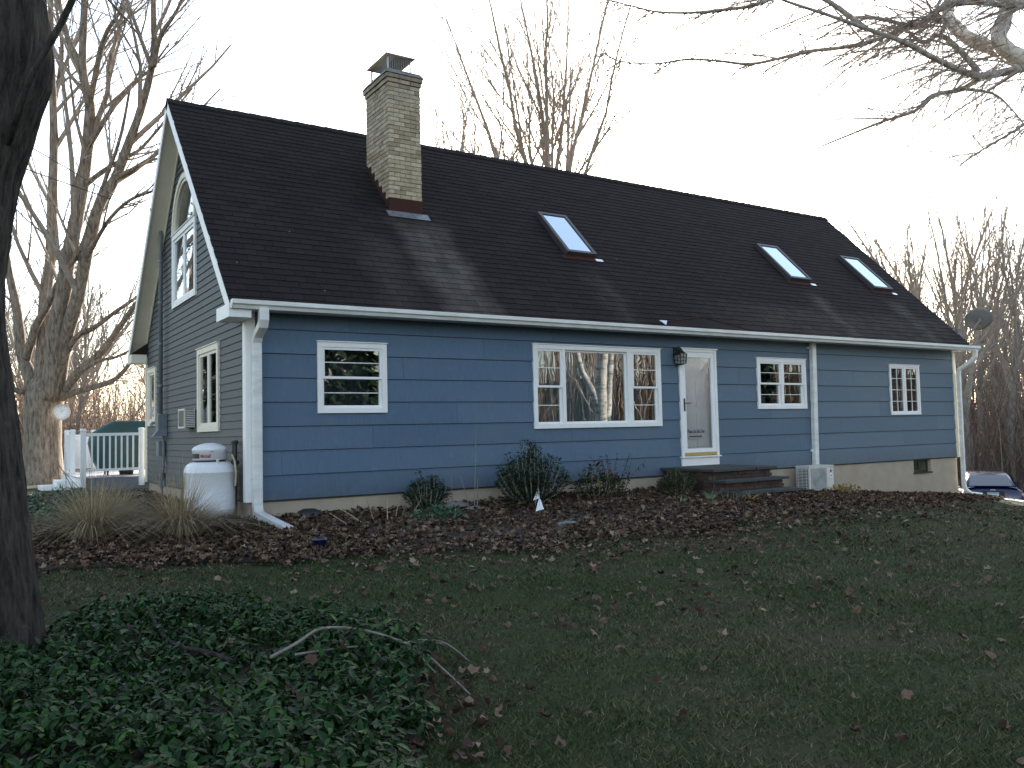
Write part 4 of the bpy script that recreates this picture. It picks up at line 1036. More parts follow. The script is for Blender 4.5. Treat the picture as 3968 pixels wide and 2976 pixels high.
MB().tube([dc-nd*0.08-Vector((0, 0, 0.1)), dc+Vector((-0.12, -0.15, -0.36))+nd*0.2, dc+nd*0.5+Vector((-0.05, -0.1, -0.38))], 0.014, 6).build('feed_arm', 'dish_grey', dh)
MB().lathe([(0.03, 0), (0.05, 0.02), (0.05, 0.09), (0.03, 0.1)], dc-nd*0.07-Vector((0, 0, 0.05)), 10).build('mount_bracket', 'lead', dh)
fb = dc+nd*0.5+Vector((-0.05, -0.1, -0.38)); MB().box(fb.x-0.05, fb.x+0.05, fb.y-0.03, fb.y+0.03, fb.z-0.03, fb.z+0.04).build('feed_horn', 'dish_grey', dh)
MB().box(17.60, 17.78, 0.0, 0.2, roofz(0.1)-0.12, roofz(0.1)+0.05).build('roof_foot', 'lead', dh)

# outdoor cooling unit
cu_ = thing('cooling_unit', 'beige outdoor heat-pump unit with round grille beside the downspout', 'cooling unit', (11.43, -0.35, ground(11.4, -0.35)))
qx0, qx1, qy0, qy1, qz0, qz1 = 11.05, 11.82, -0.52, -0.20, -0.47, 0.035
gq = ground(11.4, -0.35)
MB().box(qx0, qx1, qy0, qy1, qz0, qz1-0.025).build('casing', 'ac_beige', cu_)
MB().box(qx0-0.012, qx1+0.012, qy0-0.012, qy1+0.012, qz1-0.024, qz1).build('top_lid', 'ac_beige', cu_)
MB().box(qx0+0.05, qx0+0.54, qy0-0.012, qy0-0.001, qz0+0.03, qz1-0.05).build('front_panel', 'ac_grey', cu_)
fg = MB()
for q in range(7):
    r = 0.03+q*0.03
    for i in range(24):
        a, b = 2*math.pi*i/24, 2*math.pi*(i+1)/24; ccx_, ccz_ = qx0+0.295, (qz0+qz1)/2-0.01
        fg.bar((ccx_+r*math.cos(a), qy0-0.016, ccz_+r*math.sin(a)), (ccx_+r*math.cos(b), qy0-0.016, ccz_+r*math.sin(b)), 0.004, 0.005, (0, 1, 0))
fg.build('fan_grille', 'ac_grey', cu_)
MB().box(qx0-0.008, qx0-0.001, qy0+0.02, qy1-0.02, qz0+0.03, qz1-0.05).build('side_recess', 'dark_metal', cu_)
for q in range(14):
    z = qz0+0.045+q*0.03; MB().box(qx0-0.016, qx0-0.0081, qy0+0.01, qy1-0.01, z, z+0.013).build('fin', 'ac_beige', cu_)
for y in (qy0+0.06, qy0+0.16, qy0+0.26): MB().box(qx0-0.02, qx0-0.0162, y-0.005, y+0.005, qz0+0.03, qz1-0.05).build('fin_bar', 'ac_beige', cu_)
MB().lathe([(0.026, 0), (0.026, 0.006)], (0, 0, 0), 14).xform(Matrix.Translation((qx1-0.09, qy0-0.001, qz1-0.12)) @ Matrix.Rotation(math.pi/2, 4, 'X')).build('red_badge', 'tank_red', cu_)
MB().box(qx1-0.12, qx1-0.05, qy0-0.004, qy0-0.001, qz1-0.25, qz1-0.17).build('sticker', 'flag_white', cu_)
MB().box(qx1-0.1, qx1-0.07, qy0-0.006, qy0-0.0041, qz1-0.235, qz1-0.19).build('printed_mark', 'plate_blue', cu_)
for x in (qx0+0.1, qx1-0.14): MB().box(x, x+0.06, qy0, qy1, gq-0.05, qz0).build('foot', 'black_plastic', cu_)
MB().tube([(11.9, -0.09, -0.3), (11.86, -0.2, -0.32), (11.825, -0.3, -0.3)], 0.02, 6).build('line_set', 'black_plastic', cu_)

# brick steps with slate treads
sx0, sx1 = 7.52, 9.10
st = thing('front_steps', 'brick front steps with dark slate treads below the storm door', 'steps', (8.3, -0.95, ground(8.3, -0.95)))
levels = [(-1.33, 0.145), (-1.60, -0.035), (-1.88, -0.22)]
bdone = 0
stm = MB(); sbm = {}
def sbrick(l):
    key = round(l, 3)
    if key not in sbm:
        mb = MB().box(0, l, 0, 0.03, 0, 0.056); me_ = mb.mesh('brick'); me_.materials.append(MATS['step_brick']); sbm[key] = me_
    return sbm[key]
prevy = 0.0
for li, (yf, zt_) in enumerate(levels):
    gz_ = -0.75
    MB().box(sx0+0.07, sx1-0.07, yf+0.08, prevy-0.001 if li else -0.03, gz_, zt_-0.045).build('core', 'mortar_dark', st)
    # slate slabs
    n = 3 if li == 0 else 2
    for q in range(n):
        a = sx0-0.02+(sx1-sx0+0.04)*q/n; b = sx0-0.02+(sx1-sx0+0.04)*(q+1)/n
        yb = (-0.03 if li == 0 else levels[li-1][0]+0.07)
        j = random.uniform(-0.012, 0.012)
        MB().hexa([(a+0.004, yf-0.02+j, zt_-0.044), (b-0.004, yf-0.02+j*0.5, zt_-0.044), (b-0.004, yb, zt_-0.044), (a+0.004, yb, zt_-0.044), (a+0.008, yf-0.012+j, zt_), (b-0.008, yf-0.012+j*0.5, zt_), (b-0.008, yb, zt_), (a+0.008, yb, zt_)]).build('slate_tread', 'slate', st)
    ztop = zt_-0.05; zlow = (levels[li+1][1] if li < 2 else -0.62)
    z = ztop-0.058; row = 0
    while z > zlow-0.05:
        x = sx0+0.05+(0.1 if row % 2 else 0)
        if row % 2: piece('brick', sbrick(0.09), (sx0+0.05, yf+0.052+random.uniform(-0.004, 0.004), z), st)
        while x < sx1-0.06:
            l = min(0.195, sx1-0.05-x)
            if l > 0.05: piece('brick', sbrick(l), (x, yf+0.052+random.uniform(-0.005, 0.005), z), st, (0, 0, random.uniform(-0.01, 0.01)))
            x += 0.205
        # left side bricks
        y = yf+0.09+(0.1 if row % 2 else 0); yend = (-0.04 if li == 0 else levels[li-1][0]+0.05)
        while y < yend-0.05:
            l = min(0.195, yend-y)
            piece('brick', sbrick(l), (sx0+0.042+random.uniform(-0.004, 0.004), y+l, z), st, (0, 0, -math.pi/2)); 
            piece('brick', sbrick(l), (sx1-0.042, y, z), st, (0, 0, math.pi/2)) if row < 3 else None
            y += 0.205
        z -= 0.067; row += 1
        if li == 0 and z < -0.62: break
    if li == 0:   # side bricks of the landing go on down to the soil
        while z > -0.5:
            y = yf+0.09; 
            while y < -0.09:
                l = min(0.195, -0.04-y); piece('brick', sbrick(l), (sx0+0.042, y+l, z), st, (0, 0, -math.pi/2)); y += 0.205
            z -= 0.067
    prevy = yf+0.079

# ------------------------------------------------------------------ deck, grill, clock
dk = thing('deck', 'raised grey deck with white vinyl railing behind the gable corner', 'deck', (-0.6, 9.7, ground(-0.6, 9.7)))
dx0, dx1, dy0, dy1, dz = -1.22, 1.6, 7.75, 11.7, 0.11
gd = ground(-0.6, 8)
y = dy0+0.002
while y < dy1-0.1:
    MB().box(dx0, dx1 if y > D+0.4 else 0.0 if y < D else dx1, y, y+0.137, dz-0.028, dz).build('deck_board', 'deck_top', dk); y += 0.143
MB().box(dx0+0.02, dx1, dy0-0.022, dy0, dz-0.26, dz-0.0).build('rim_board', 'deck_grey', dk)
MB().box(dx0-0.02, dx0, dy0+0.06, dy1, dz-0.26, dz-0.03).build('rim_board', 'vinyl_white', dk)
# lattice under the front edge: crossing slats
z0_, z1_ = gd-0.02, dz-0.27
x = -1.1
h_ = z1_-z0_
while x < 0.0:
    MB().bar((x, dy0+0.01, z0_), (x+h_, dy0+0.01, z1_), 0.03, 0.008, (0, 1, 0)).build('lattice_slat', 'deck_grey', dk)
    MB().bar((x+h_, dy0+0.02, z0_), (x, dy0+0.02, z1_), 0.03, 0.008, (0, 1, 0)).build('lattice_slat', 'deck_grey', dk); x += 0.11
MB().box(dx0+0.05, dx1, dy0+0.09, dy0+0.1, gd-0.1, dz-0.27).build('skirt_backing', 'black_plastic', dk)
def vpost(x, y, z0, z1, t=0.1):
    MB().box(x-t/2, x+t/2, y-t/2, y+t/2, z0, z1).build('post', 'vinyl_white', dk)
    MB().hexa([(x-t*0.66, y-t*0.66, z1), (x+t*0.66, y-t*0.66, z1), (x+t*0.66, y+t*0.66, z1), (x-t*0.66, y+t*0.66, z1), (x-t*0.4, y-t*0.4, z1+0.045), (x+t*0.4, y-t*0.4, z1+0.045), (x+t*0.4, y+t*0.4, z1+0.045), (x-t*0.4, y+t*0.4, z1+0.045)]).build('post_cap', 'vinyl_white', dk)
vpost(-1.2, dy0-0.075, -0.12, 1.08); vpost(-0.09, dy0-0.075, -0.08, 1.09)
for (x, y) in ((-1.14, 10.3), (-1.14, 11.6), (-0.55, 11.6), (0.4, 11.6)): vpost(x, y, dz-0.2, 1.1)
def rail(a, b, n):
    MB().bar((*a, 1.0), (*b, 1.0), 0.06, 0.06).build('top_rail', 'vinyl_white', dk); MB().bar((*a, 0.27), (*b, 0.27), 0.045, 0.05).build('bottom_rail', 'vinyl_white', dk)
    for i in range(1, n):
        x = a[0]+(b[0]-a[0])*i/n; y = a[1]+(b[1]-a[1])*i/n
        MB().box(x-0.016, x+0.016, y-0.016, y+0.016, 0.295, 0.97).build('baluster', 'vinyl_white', dk)
rail((-1.15, dy0-0.075), (-0.14, dy0-0.075), 9)
rail((-0.5, 11.6), (0.35, 11.6), 7)
MB().box(-1.16, -1.12, 10.36, 11.54, 0.2, 0.98).build('privacy_panel', 'vinyl_white', dk)
MB().box(-1.08, -0.61, 11.58, 11.62, 0.2, 0.98).build('privacy_panel', 'vinyl_white', dk)
MB().box(-1.17, -1.11, 10.36, 11.54, 0.985, 1.03).build('top_rail', 'vinyl_white', dk)
MB().box(-1.08, -0.61, 11.57, 11.63, 0.985, 1.03).build('top_rail', 'vinyl_white', dk)
for i in range(3):
    MB().box(dx0-0.32-0.3*i, dx0-0.03-0.3*i, 9.2, 10.3, gd-0.05, dz-0.10-0.11*i).build('step', 'vinyl_white', dk)

gl = thing('covered_grill', 'barbecue grill under a dark green fabric cover on the deck', 'grill', (-0.1, 8.95, dz))
gx0, gx1, gy0, gy1 = -0.95, 0.42, 8.65, 9.3
secs = []
for (z, ax0, ax1, b0, b1) in ((0.24, -0.78, 0.42, 8.66, 9.26), (0.5, -0.9, 0.46, 8.62, 9.3), (0.82, -0.97, 0.5, 8.62, 9.3), (1.02, -0.94, 0.5, 8.63, 9.29), (1.2, -0.66, 0.45, 8.68, 9.25), (1.29, -0.5, 0.40, 8.76, 9.18), (1.30, -0.42, 0.36, 8.85, 9.1)):
    ring_ = []; n = 28
    for j in range(n):
        an = 2*math.pi*j/n; c, s_ = math.cos(an), math.sin(an); e = 0.45
        xx = (ax0+ax1)/2+(ax1-ax0)/2*math.copysign(abs(c)**e, c); yy = (b0+b1)/2+(b1-b0)/2*math.copysign(abs(s_)**e, s_)
        k_ = 1+0.02*math.sin(9*an+z*3)*(1.2-z); ring_.append(((ax0+ax1)/2+(xx-(ax0+ax1)/2)*k_, (b0+b1)/2+(yy-(b0+b1)/2)*k_, z+0.02*math.sin(5*an)*(1 if z < 0.3 else 0)))
    secs.append(ring_)
mb = MB(); n = 28
for r in secs: mb.v += r
for i in range(len(secs)-1):
    for j in range(n): mb.f.append((i*n+j, i*n+(j+1) % n, (i+1)*n+(j+1) % n, (i+1)*n+j))
mb.f.append(tuple(range((len(secs)-1)*n, len(secs)*n)))
mb.build('cover', 'grill_cover', gl, True)
for (x, y) in ((-0.6, 8.75), (0.25, 8.75), (-0.6, 9.15), (0.25, 9.15)): MB().tube([(x, y, dz), (x, y, 0.4)], 0.022, 6).build('leg', 'black_iron', gl)
MB().lathe([(0.14, 0.0), (0.16, 0.1), (0.15, 0.26)], (-0.2, 8.92, dz), 14).build('gas_bottle', 'black_iron', gl, True)

ck = thing('outdoor_clock', 'round white dial thermometer hung on the big maple trunk', 'clock', (-1.05, 12.78, 1.45))
cc = Vector((-1.16, 12.72, 1.62)); nd = (CAM-cc+Vector((2.5, 3, 0))); nd.z = 0; nd.normalize(); a_ = Vector((0, 0, 1)).cross(nd).normalized(); b_ = Vector((0, 0, 1))
def disc(r0, r1, d0, d1, n=28):
    mb = MB()
    for i in range(n):
        a, b = 2*math.pi*i/n, 2*math.pi*(i+1)/n; P = lambda an, r, dd: cc+(a_*math.cos(an)+b_*math.sin(an))*r+nd*dd
        mb.hexa([P(a, r0, d0), P(a, r1, d0), P(b, r1, d0), P(b, r0, d0), P(a, r0, d1), P(a, r1, d1), P(b, r1, d1), P(b, r0, d1)])
    return mb
disc(0.0, 0.175, -0.01, 0.012).build('dial', 'clock_face', ck); disc(0.172, 0.205, -0.02, 0.035).build('rim', 'clock_rim', ck)
mk = MB()
for i in range(12):
    an = 2*math.pi*i/12; P = lambda r: cc+(a_*math.cos(an)+b_*math.sin(an))*r+nd*0.0125
    mk.bar(P(0.125), P(0.155), 0.012, 0.002, nd)
mk.build('dial_mark', 'ac_grey', ck)
hnd = MB(); hnd.bar(cc+nd*0.014, cc+a_*0.07+b_*0.06+nd*0.014, 0.012, 0.003, nd); hnd.bar(cc+nd*0.015-b_*0.03, cc-a_*0.03+b_*0.11+nd*0.015, 0.009, 0.003, nd); hnd.build('hand', 'ac_grey', ck)

# ------------------------------------------------------------------ car
def car():
    cg_ = ground(24.6, 3.1)+0.02; az = rad(57)
    t_ = thing('parked_car', 'dark blue sedan seen from behind on the low driveway', 'car', (25.9, 4.2, cg_))
    M = Matrix.Translation((24.0+math.sin(az)*2.3, 2.74+math.cos(az)*2.3, cg_)) @ Matrix.Rotation(-az, 4, 'Z')
    def loft(secs_, cap=True):
        mb = MB(); n = len(secs_[0])
        for r in secs_: mb.v += r
        for i in range(len(secs_)-1):
            for j in range(n): mb.f.append((i*n+j, i*n+(j+1) % n, (i+1)*n+(j+1) % n, (i+1)*n+j))
        if cap: mb.f.append(tuple(range(n-1, -1, -1))); mb.f.append(tuple(range((len(secs_)-1)*n, len(secs_)*n)))
        return mb
    def sec(y, w_, zb, zt_, sq=0.5, n=24):
        out = []
        for j in range(n):
            a = 2*math.pi*j/n; c, s_ = math.cos(a), math.sin(a)
            out.append((w_*math.copysign(abs(c)**sq, c), y, (zb+zt_)/2+(zt_-zb)/2*math.copysign(abs(s_)**sq, s_)))
        return out
    body = loft([sec(-2.36, 0.70, 0.42, 0.68), sec(-2.32, 0.80, 0.30, 0.98), sec(-2.2, 0.85, 0.25, 1.06), sec(-1.7, 0.88, 0.2, 1.05), sec(-1.0, 0.89, 0.2, 0.98), sec(0, 0.89, 0.2, 0.95), sec(1.0, 0.88, 0.2, 0.92), sec(1.7, 0.86, 0.2, 0.84), sec(2.15, 0.8, 0.26, 0.72), sec(2.32, 0.68, 0.36, 0.6)])
    body.xform(M).build('body', 'car_blue', t_, True)
    def cab(y, w0, w1, z1): return [(-w0, y, 0.93), (-w0*0.98, y, 0.97), (-w1, y, z1-0.05), (-w1*0.85, y, z1), (0, y, z1+0.012), (w1*0.85, y, z1), (w1, y, z1-0.05), (w0*0.98, y, 0.97), (w0, y, 0.93)]
    loft([cab(-1.75, 0.76, 0.72, 1.02), cab(-1.05, 0.79, 0.60, 1.36), cab(-0.7, 0.79, 0.6, 1.425), cab(0.0, 0.79, 0.6, 1.44), cab(0.35, 0.79, 0.6, 1.40), cab(1.15, 0.78, 0.72, 0.98)]).xform(M).build('roof', 'car_blue', t_, True)
    rw_ = MB(); rw_.poly([(-0.62, -1.755, 1.035), (0.62, -1.755, 1.035), (0.52, -1.10, 1.352), (-0.52, -1.10, 1.352)]); rw_.xform(M @ Matrix.Translation((0, -0.012, 0.014))).build('rear_window', 'car_glass', t_)
    for s_ in (-1, 1):
        MB().poly([(s_*0.785, -1.25, 0.99), (s_*0.79, 0.95, 0.98), (s_*0.635, 0.3, 1.35), (s_*0.635, -0.75, 1.36)]).xform(M @ Matrix.Translation((s_*0.012, 0, 0))).build('side_window', 'car_glass', t_)
        MB().hexa([(s_*0.42, -2.345, 0.74), (s_*0.80, -2.27, 0.74), (s_*0.80, -2.1, 0.74), (s_*0.42, -2.2, 0.74), (s_*0.44, -2.335, 0.90), (s_*0.82, -2.25, 0.92), (s_*0.82, -2.1, 0.92), (s_*0.44, -2.2, 0.90)]).xform(M).build('tail_light', 'tail_red', t_)
        MB().hexa([(s_*0.46, -2.352, 0.67), (s_*0.81, -2.272, 0.67), (s_*0.81, -2.2, 0.67), (s_*0.46, -2.2, 0.67), (s_*0.46, -2.352, 0.735), (s_*0.81, -2.272, 0.735), (s_*0.81, -2.2, 0.735), (s_*0.46, -2.2, 0.735)]).xform(M).build('reversing_light', 'lamp_clear', t_)
        for y in (-1.38, 1.38):
            Mw = M @ Matrix.Translation((s_*0.80, y, 0.32)) @ Matrix.Rotation(math.pi/2, 4, 'Y')
            wh = MB().lathe([(0.19, -0.1), (0.29, -0.1), (0.32, -0.07), (0.32, 0.07), (0.29, 0.1), (0.19, 0.1)], (0, 0, 0), 24).xform(Mw).build('wheel', 'rubber', t_, True)
            MB().lathe([(0.03, -0.102), (0.19, -0.09), (0.2, 0.09), (0.03, 0.102)], (0, 0, 0), 20).xform(Mw).build('rim', 'alloy', wh)
        MB().box(s_*0.93-0.07, s_*0.93+0.07, 0.62, 0.72, 0.93, 1.05).xform(M).build('mirror', 'car_blue', t_)
    MB().box(-0.16, 0.16, -2.385, -2.372, 0.74, 0.90).xform(M).build('number_plate', 'plate', t_)
    MB().box(-0.15, 0.15, -2.388, -2.3855, 0.865, 0.892).xform(M).build('plate_band', 'plate_blue', t_)
    MB().box(-0.32, 0.32, -2.372, -2.30, 0.70, 0.93).xform(M).build('plate_recess', 'car_black', t_)
    MB().hexa([(-0.78, -2.40, 0.38), (0.78, -2.40, 0.38), (0.82, -2.2, 0.38), (-0.82, -2.2, 0.38), (-0.78, -2.41, 0.63), (0.78, -2.41, 0.63), (0.82, -2.2, 0.63), (-0.82, -2.2, 0.63)]).xform(M).build('bumper', 'car_blue', t_)
    MB().hexa([(-0.72, -2.33, 1.07), (0.72, -2.33, 1.07), (0.74, -2.1, 1.05), (-0.74, -2.1, 1.05), (-0.72, -2.34, 1.10), (0.72, -2.34, 1.10), (0.74, -2.1, 1.075), (-0.74, -2.1, 1.075)]).xform(M).build('boot_lip', 'car_blue', t_)
    MB().box(-0.07, 0.07, -2.36, -2.345, 0.955, 0.985).xform(M).build('emblem', 'alloy', t_)
car()

# ------------------------------------------------------------------ small things in the bed
for i, (x, y, h, lean) in enumerate(((4.0, -1.05, 0.30, 0.05), (3.62, -1.75, 0.26, -0.03))):
    g_ = ground(x, y)+0.02; t_ = thing('marker_flag', ('rear small white marker flag leaning before the big shrub', 'front small white marker flag stuck in the leaf litter')[i], 'flag', (x, y, g_), 'white marker flags')
    top = Vector((x+lean, y-0.02, g_+h)); MB().tube([(x, y, g_-0.05), top], 0.004, 5).build('wire_stem', 'bare_metal', t_)
    rx, ry = 0.54, -0.84   # roughly across the view
    pts = [top, top-Vector((0.05*rx*2*(1 if i == 0 else 0.6), 0.05*ry, 0.19)), top+Vector((0.06*(0.2 if i == 0 else 1.0), -0.03, -0.16)), top+Vector((0.02, -0.01, -0.02))]
    c_ = MB(); c_.prism(pts, (0.003, 0.002, 0)); c_.build('flag', 'flag_white', t_)
def rock(name, label, x, y, sx_, sy_, sz_, seed):
    r_ = random.Random(seed); mb = MB(); n, mm = 12, 6
    g_ = ground(x, y)+0.03
    for i in range(mm+1):
        ph = math.pi*i/mm-math.pi/2
        for j in range(n):
            th = 2*math.pi*j/n; k_ = 1+r_.uniform(-0.14, 0.14)
            mb.v.append((x+sx_*k_*math.cos(ph)*math.cos(th), y+sy_*k_*math.cos(ph)*math.sin(th), g_+sz_*0.4+sz_*k_*math.sin(ph)))
    for i in range(mm):
        for j in range(n): q = i*n; mb.f.append((q+j, q+(j+1) % n, q+n+(j+1) % n, q+n+j))
    return tag(mb.build(name, 'stone'), label, 'stone')
rock('stone', 'flat grey stone by the foundation left of the big shrub', 2.95, -0.45, 0.26, 0.14, 0.07, 1)
rock('stone', 'small pale stone in front of the flat grey stone', 3.1, -0.8, 0.14, 0.09, 0.04, 2)
rock('stone', 'flat dark stone at the lawn edge below the flags', 3.35, -2.75, 0.2, 0.1, 0.04, 3)
mb = MB(); gq = ground(0.75, -0.2)
mb.lathe([(0.19, -0.1), (0.185, 0.03), (0.15, 0.085), (0.08, 0.115), (0.01, 0.12)], (0.78, -0.22, gq+0.02), 20)
t_ = thing('drain_cover', 'dark domed plastic drain cover by the corner downspout', 'drain cover', (0.78, -0.22, gq)); mb.build('dome', 'black_plastic', t_, True)
MB().lathe([(0.215, 0.0), (0.215, 0.03), (0.19, 0.035)], (0.78, -0.22, gq+0.01), 20).build('flange', 'black_plastic', t_)
mb = MB(); gq = ground(0.02, -2.72); t_ = thing('plastic_pot', 'small dark blue plastic pot lying in the leaves', 'pot', (0.02, -2.72, gq))
mb.lathe([(0.05, -0.02), (0.065, 0.0), (0.078, 0.09), (0.088, 0.095), (0.088, 0.11), (0.075, 0.11), (0.06, 0.02)], (0.02, -2.72, gq+0.03), 16); mb.build('pot', 'car_blue', t_, True)

# ================================================================== TREES
def wander(r_, start, dr_, length, nseg, wig, up=0.0, droop=0.0):
    p = Vector(start); d_ = Vector(dr_).normalized(); pts = [p.copy()]
    for i in range(nseg):
        d_ = d_ + Vector((r_.gauss(0, wig), r_.gauss(0, wig), r_.gauss(0, wig*0.7))) + Vector((0, 0, up)) - Vector((0, 0, droop*(i+1)/nseg))
        d_.normalize(); p = p + d_*(length/nseg); pts.append(p.copy())
    return pts
def lerp_poly(pts, t):
    n = len(pts)-1; f_ = min(n-1e-6, max(0, t*n)); i = int(f_); a = f_-i
    return pts[i]*(1-a)+pts[i+1]*a, (pts[i+1]-pts[i]).normalized()
def smooth(pts, k=4):
    """Catmull-Rom through the points, so limbs bend instead of kinking"""
    out = []; n = len(pts)
    for i in range(n-1):
        a, b, c, d_ = pts[max(0, i-1)], pts[i], pts[i+1], pts[min(n-1, i+2)]
        for j in range(k):
            t = j/k; out.append(0.5*((2*b)+(c-a)*t+(2*a-5*b+4*c-d_)*t*t+(3*b-a-3*c+d_)*t*t*t))
    return out+[pts[-1]]
def side_dir(r_, t, ang):
    o_ = t.orthogonal(); o_ = Matrix.Rotation(r_.uniform(0, 2*math.pi), 3, t) @ o_.normalized()
    return (t*math.cos(ang)+o_*math.sin(ang)).normalized()
RMIN = [0.0035]
def ramify(r_, mb, pts, rad0, rad1, lvl, cfg):
    """put side shoots of ever finer levels on a branch"""
    if lvl >= len(cfg): return
    n, l0, l1, ang, wig, up, droop, sides, nseg, t0 = cfg[lvl]
    ln_ = sum((pts[i+1]-pts[i]).length for i in range(len(pts)-1))
    cnt_ = max(1, int(n*r_.uniform(0.75, 1.25)))
    for q in range(cnt_):
        t = t0+(1-t0)*(q+r_.random())/cnt_; p, d_ = lerp_poly(pts, t)
        rr = (rad0+(rad1-rad0)*t)
        L_ = ln_*r_.uniform(l0, l1)*(1.15-0.6*t)
        ra = max(RMIN[0], min(rr*0.62, L_*0.018)); rb = max(RMIN[0]*0.7, ra*0.3)
        dd = side_dir(r_, d_, ang*r_.uniform(0.7, 1.25))
        if dd.z < -0.2 and droop == 0: dd.z *= -0.5; dd.normalize()
        ps = wander(r_, p, dd, L_, nseg, wig, up, droop)
        mb.tube(ps, [ra+(rb-ra)*i/nseg for i in range(nseg+1)], sides, cap=False)
        ramify(r_, mb, ps, ra, rb, lvl+1, cfg)
def upright_tree(seed, H, r0, nl, spread, fine=3, clear=0.3, rmin=0.008):
    """bare hardwood: a stem that breaks into a vase of rising leaders; returns (trunk, crown) builders with the base at 0"""
    r_ = random.Random(seed); tr, cr = MB(), MB(); RMIN[0] = rmin
    pts = wander(r_, (0, 0, -0.3), (r_.gauss(0, 0.03), r_.gauss(0, 0.03), 1), H*(clear+0.2), 7, 0.03, 0.1)
    tr.tube(pts, [r0*1.4] + [r0*(1-0.45*i/7) for i in range(1, 8)], 9)
    cfg = [(10 if fine > 2 else 8, 0.28, 0.5, 0.5, 0.05, 0.10, 0, 4, 4, 0.12), (8 if fine > 2 else 6, 0.3, 0.55, 0.45, 0.06, 0.08, 0, 3, 3, 0.12), (5, 0.4, 0.75, 0.45, 0.08, 0.05, 0, 3, 2, 0.1)][:fine]
    for q in range(nl):
        t = 0.58+0.42*(q/(nl-1)); p, d_ = lerp_poly(pts, t)
        tilt = (r_.uniform(0.30, 0.62) if q < nl-2 else r_.uniform(0.02, 0.2))*spread; an = q*2.4+r_.uniform(-0.4, 0.4)
        L_ = (H-p.z)*r_.uniform(0.78, 1.0)/math.cos(tilt*0.6)
        dd = Vector((math.cos(an)*math.sin(tilt*1.3), math.sin(an)*math.sin(tilt*1.3), math.cos(tilt*1.3)))
        ra = r0*r_.uniform(0.34, 0.55); ps = wander(r_, p, dd, L_, 9, 0.05, 0.035)
        cr.tube(ps, [ra*(1-0.9*(i/9)**0.85)+0.008 for i in range(10)], 5, cap=False)
        ramify(r_, cr, ps, ra, ra*0.15, 0, cfg)
    RMIN[0] = 0.0035
    return tr, cr
def tree_thing(name, label, loc, tr, cr, bark, group=None, rz=0, sc=1.0, meshes=None):
    t_ = thing(name, label, 'tree', loc, group)
    t_.rotation_euler = (0, 0, rz); t_.scale = (sc, sc, sc)
    if meshes is None:
        a = tr.mesh('trunk'); b = cr.mesh('crown'); a.materials.append(MATS[bark]); b.materials.append(MATS['twig'])
        a.polygons.foreach_set('use_smooth', [True]*len(a.polygons)); meshes = (a, b)
    for nm, me_ in zip(('trunk', 'crown'), meshes):
        o_ = bpy.data.objects.new(nm, me_); COL.objects.link(o_); o_.parent = t_
    return t_, meshes

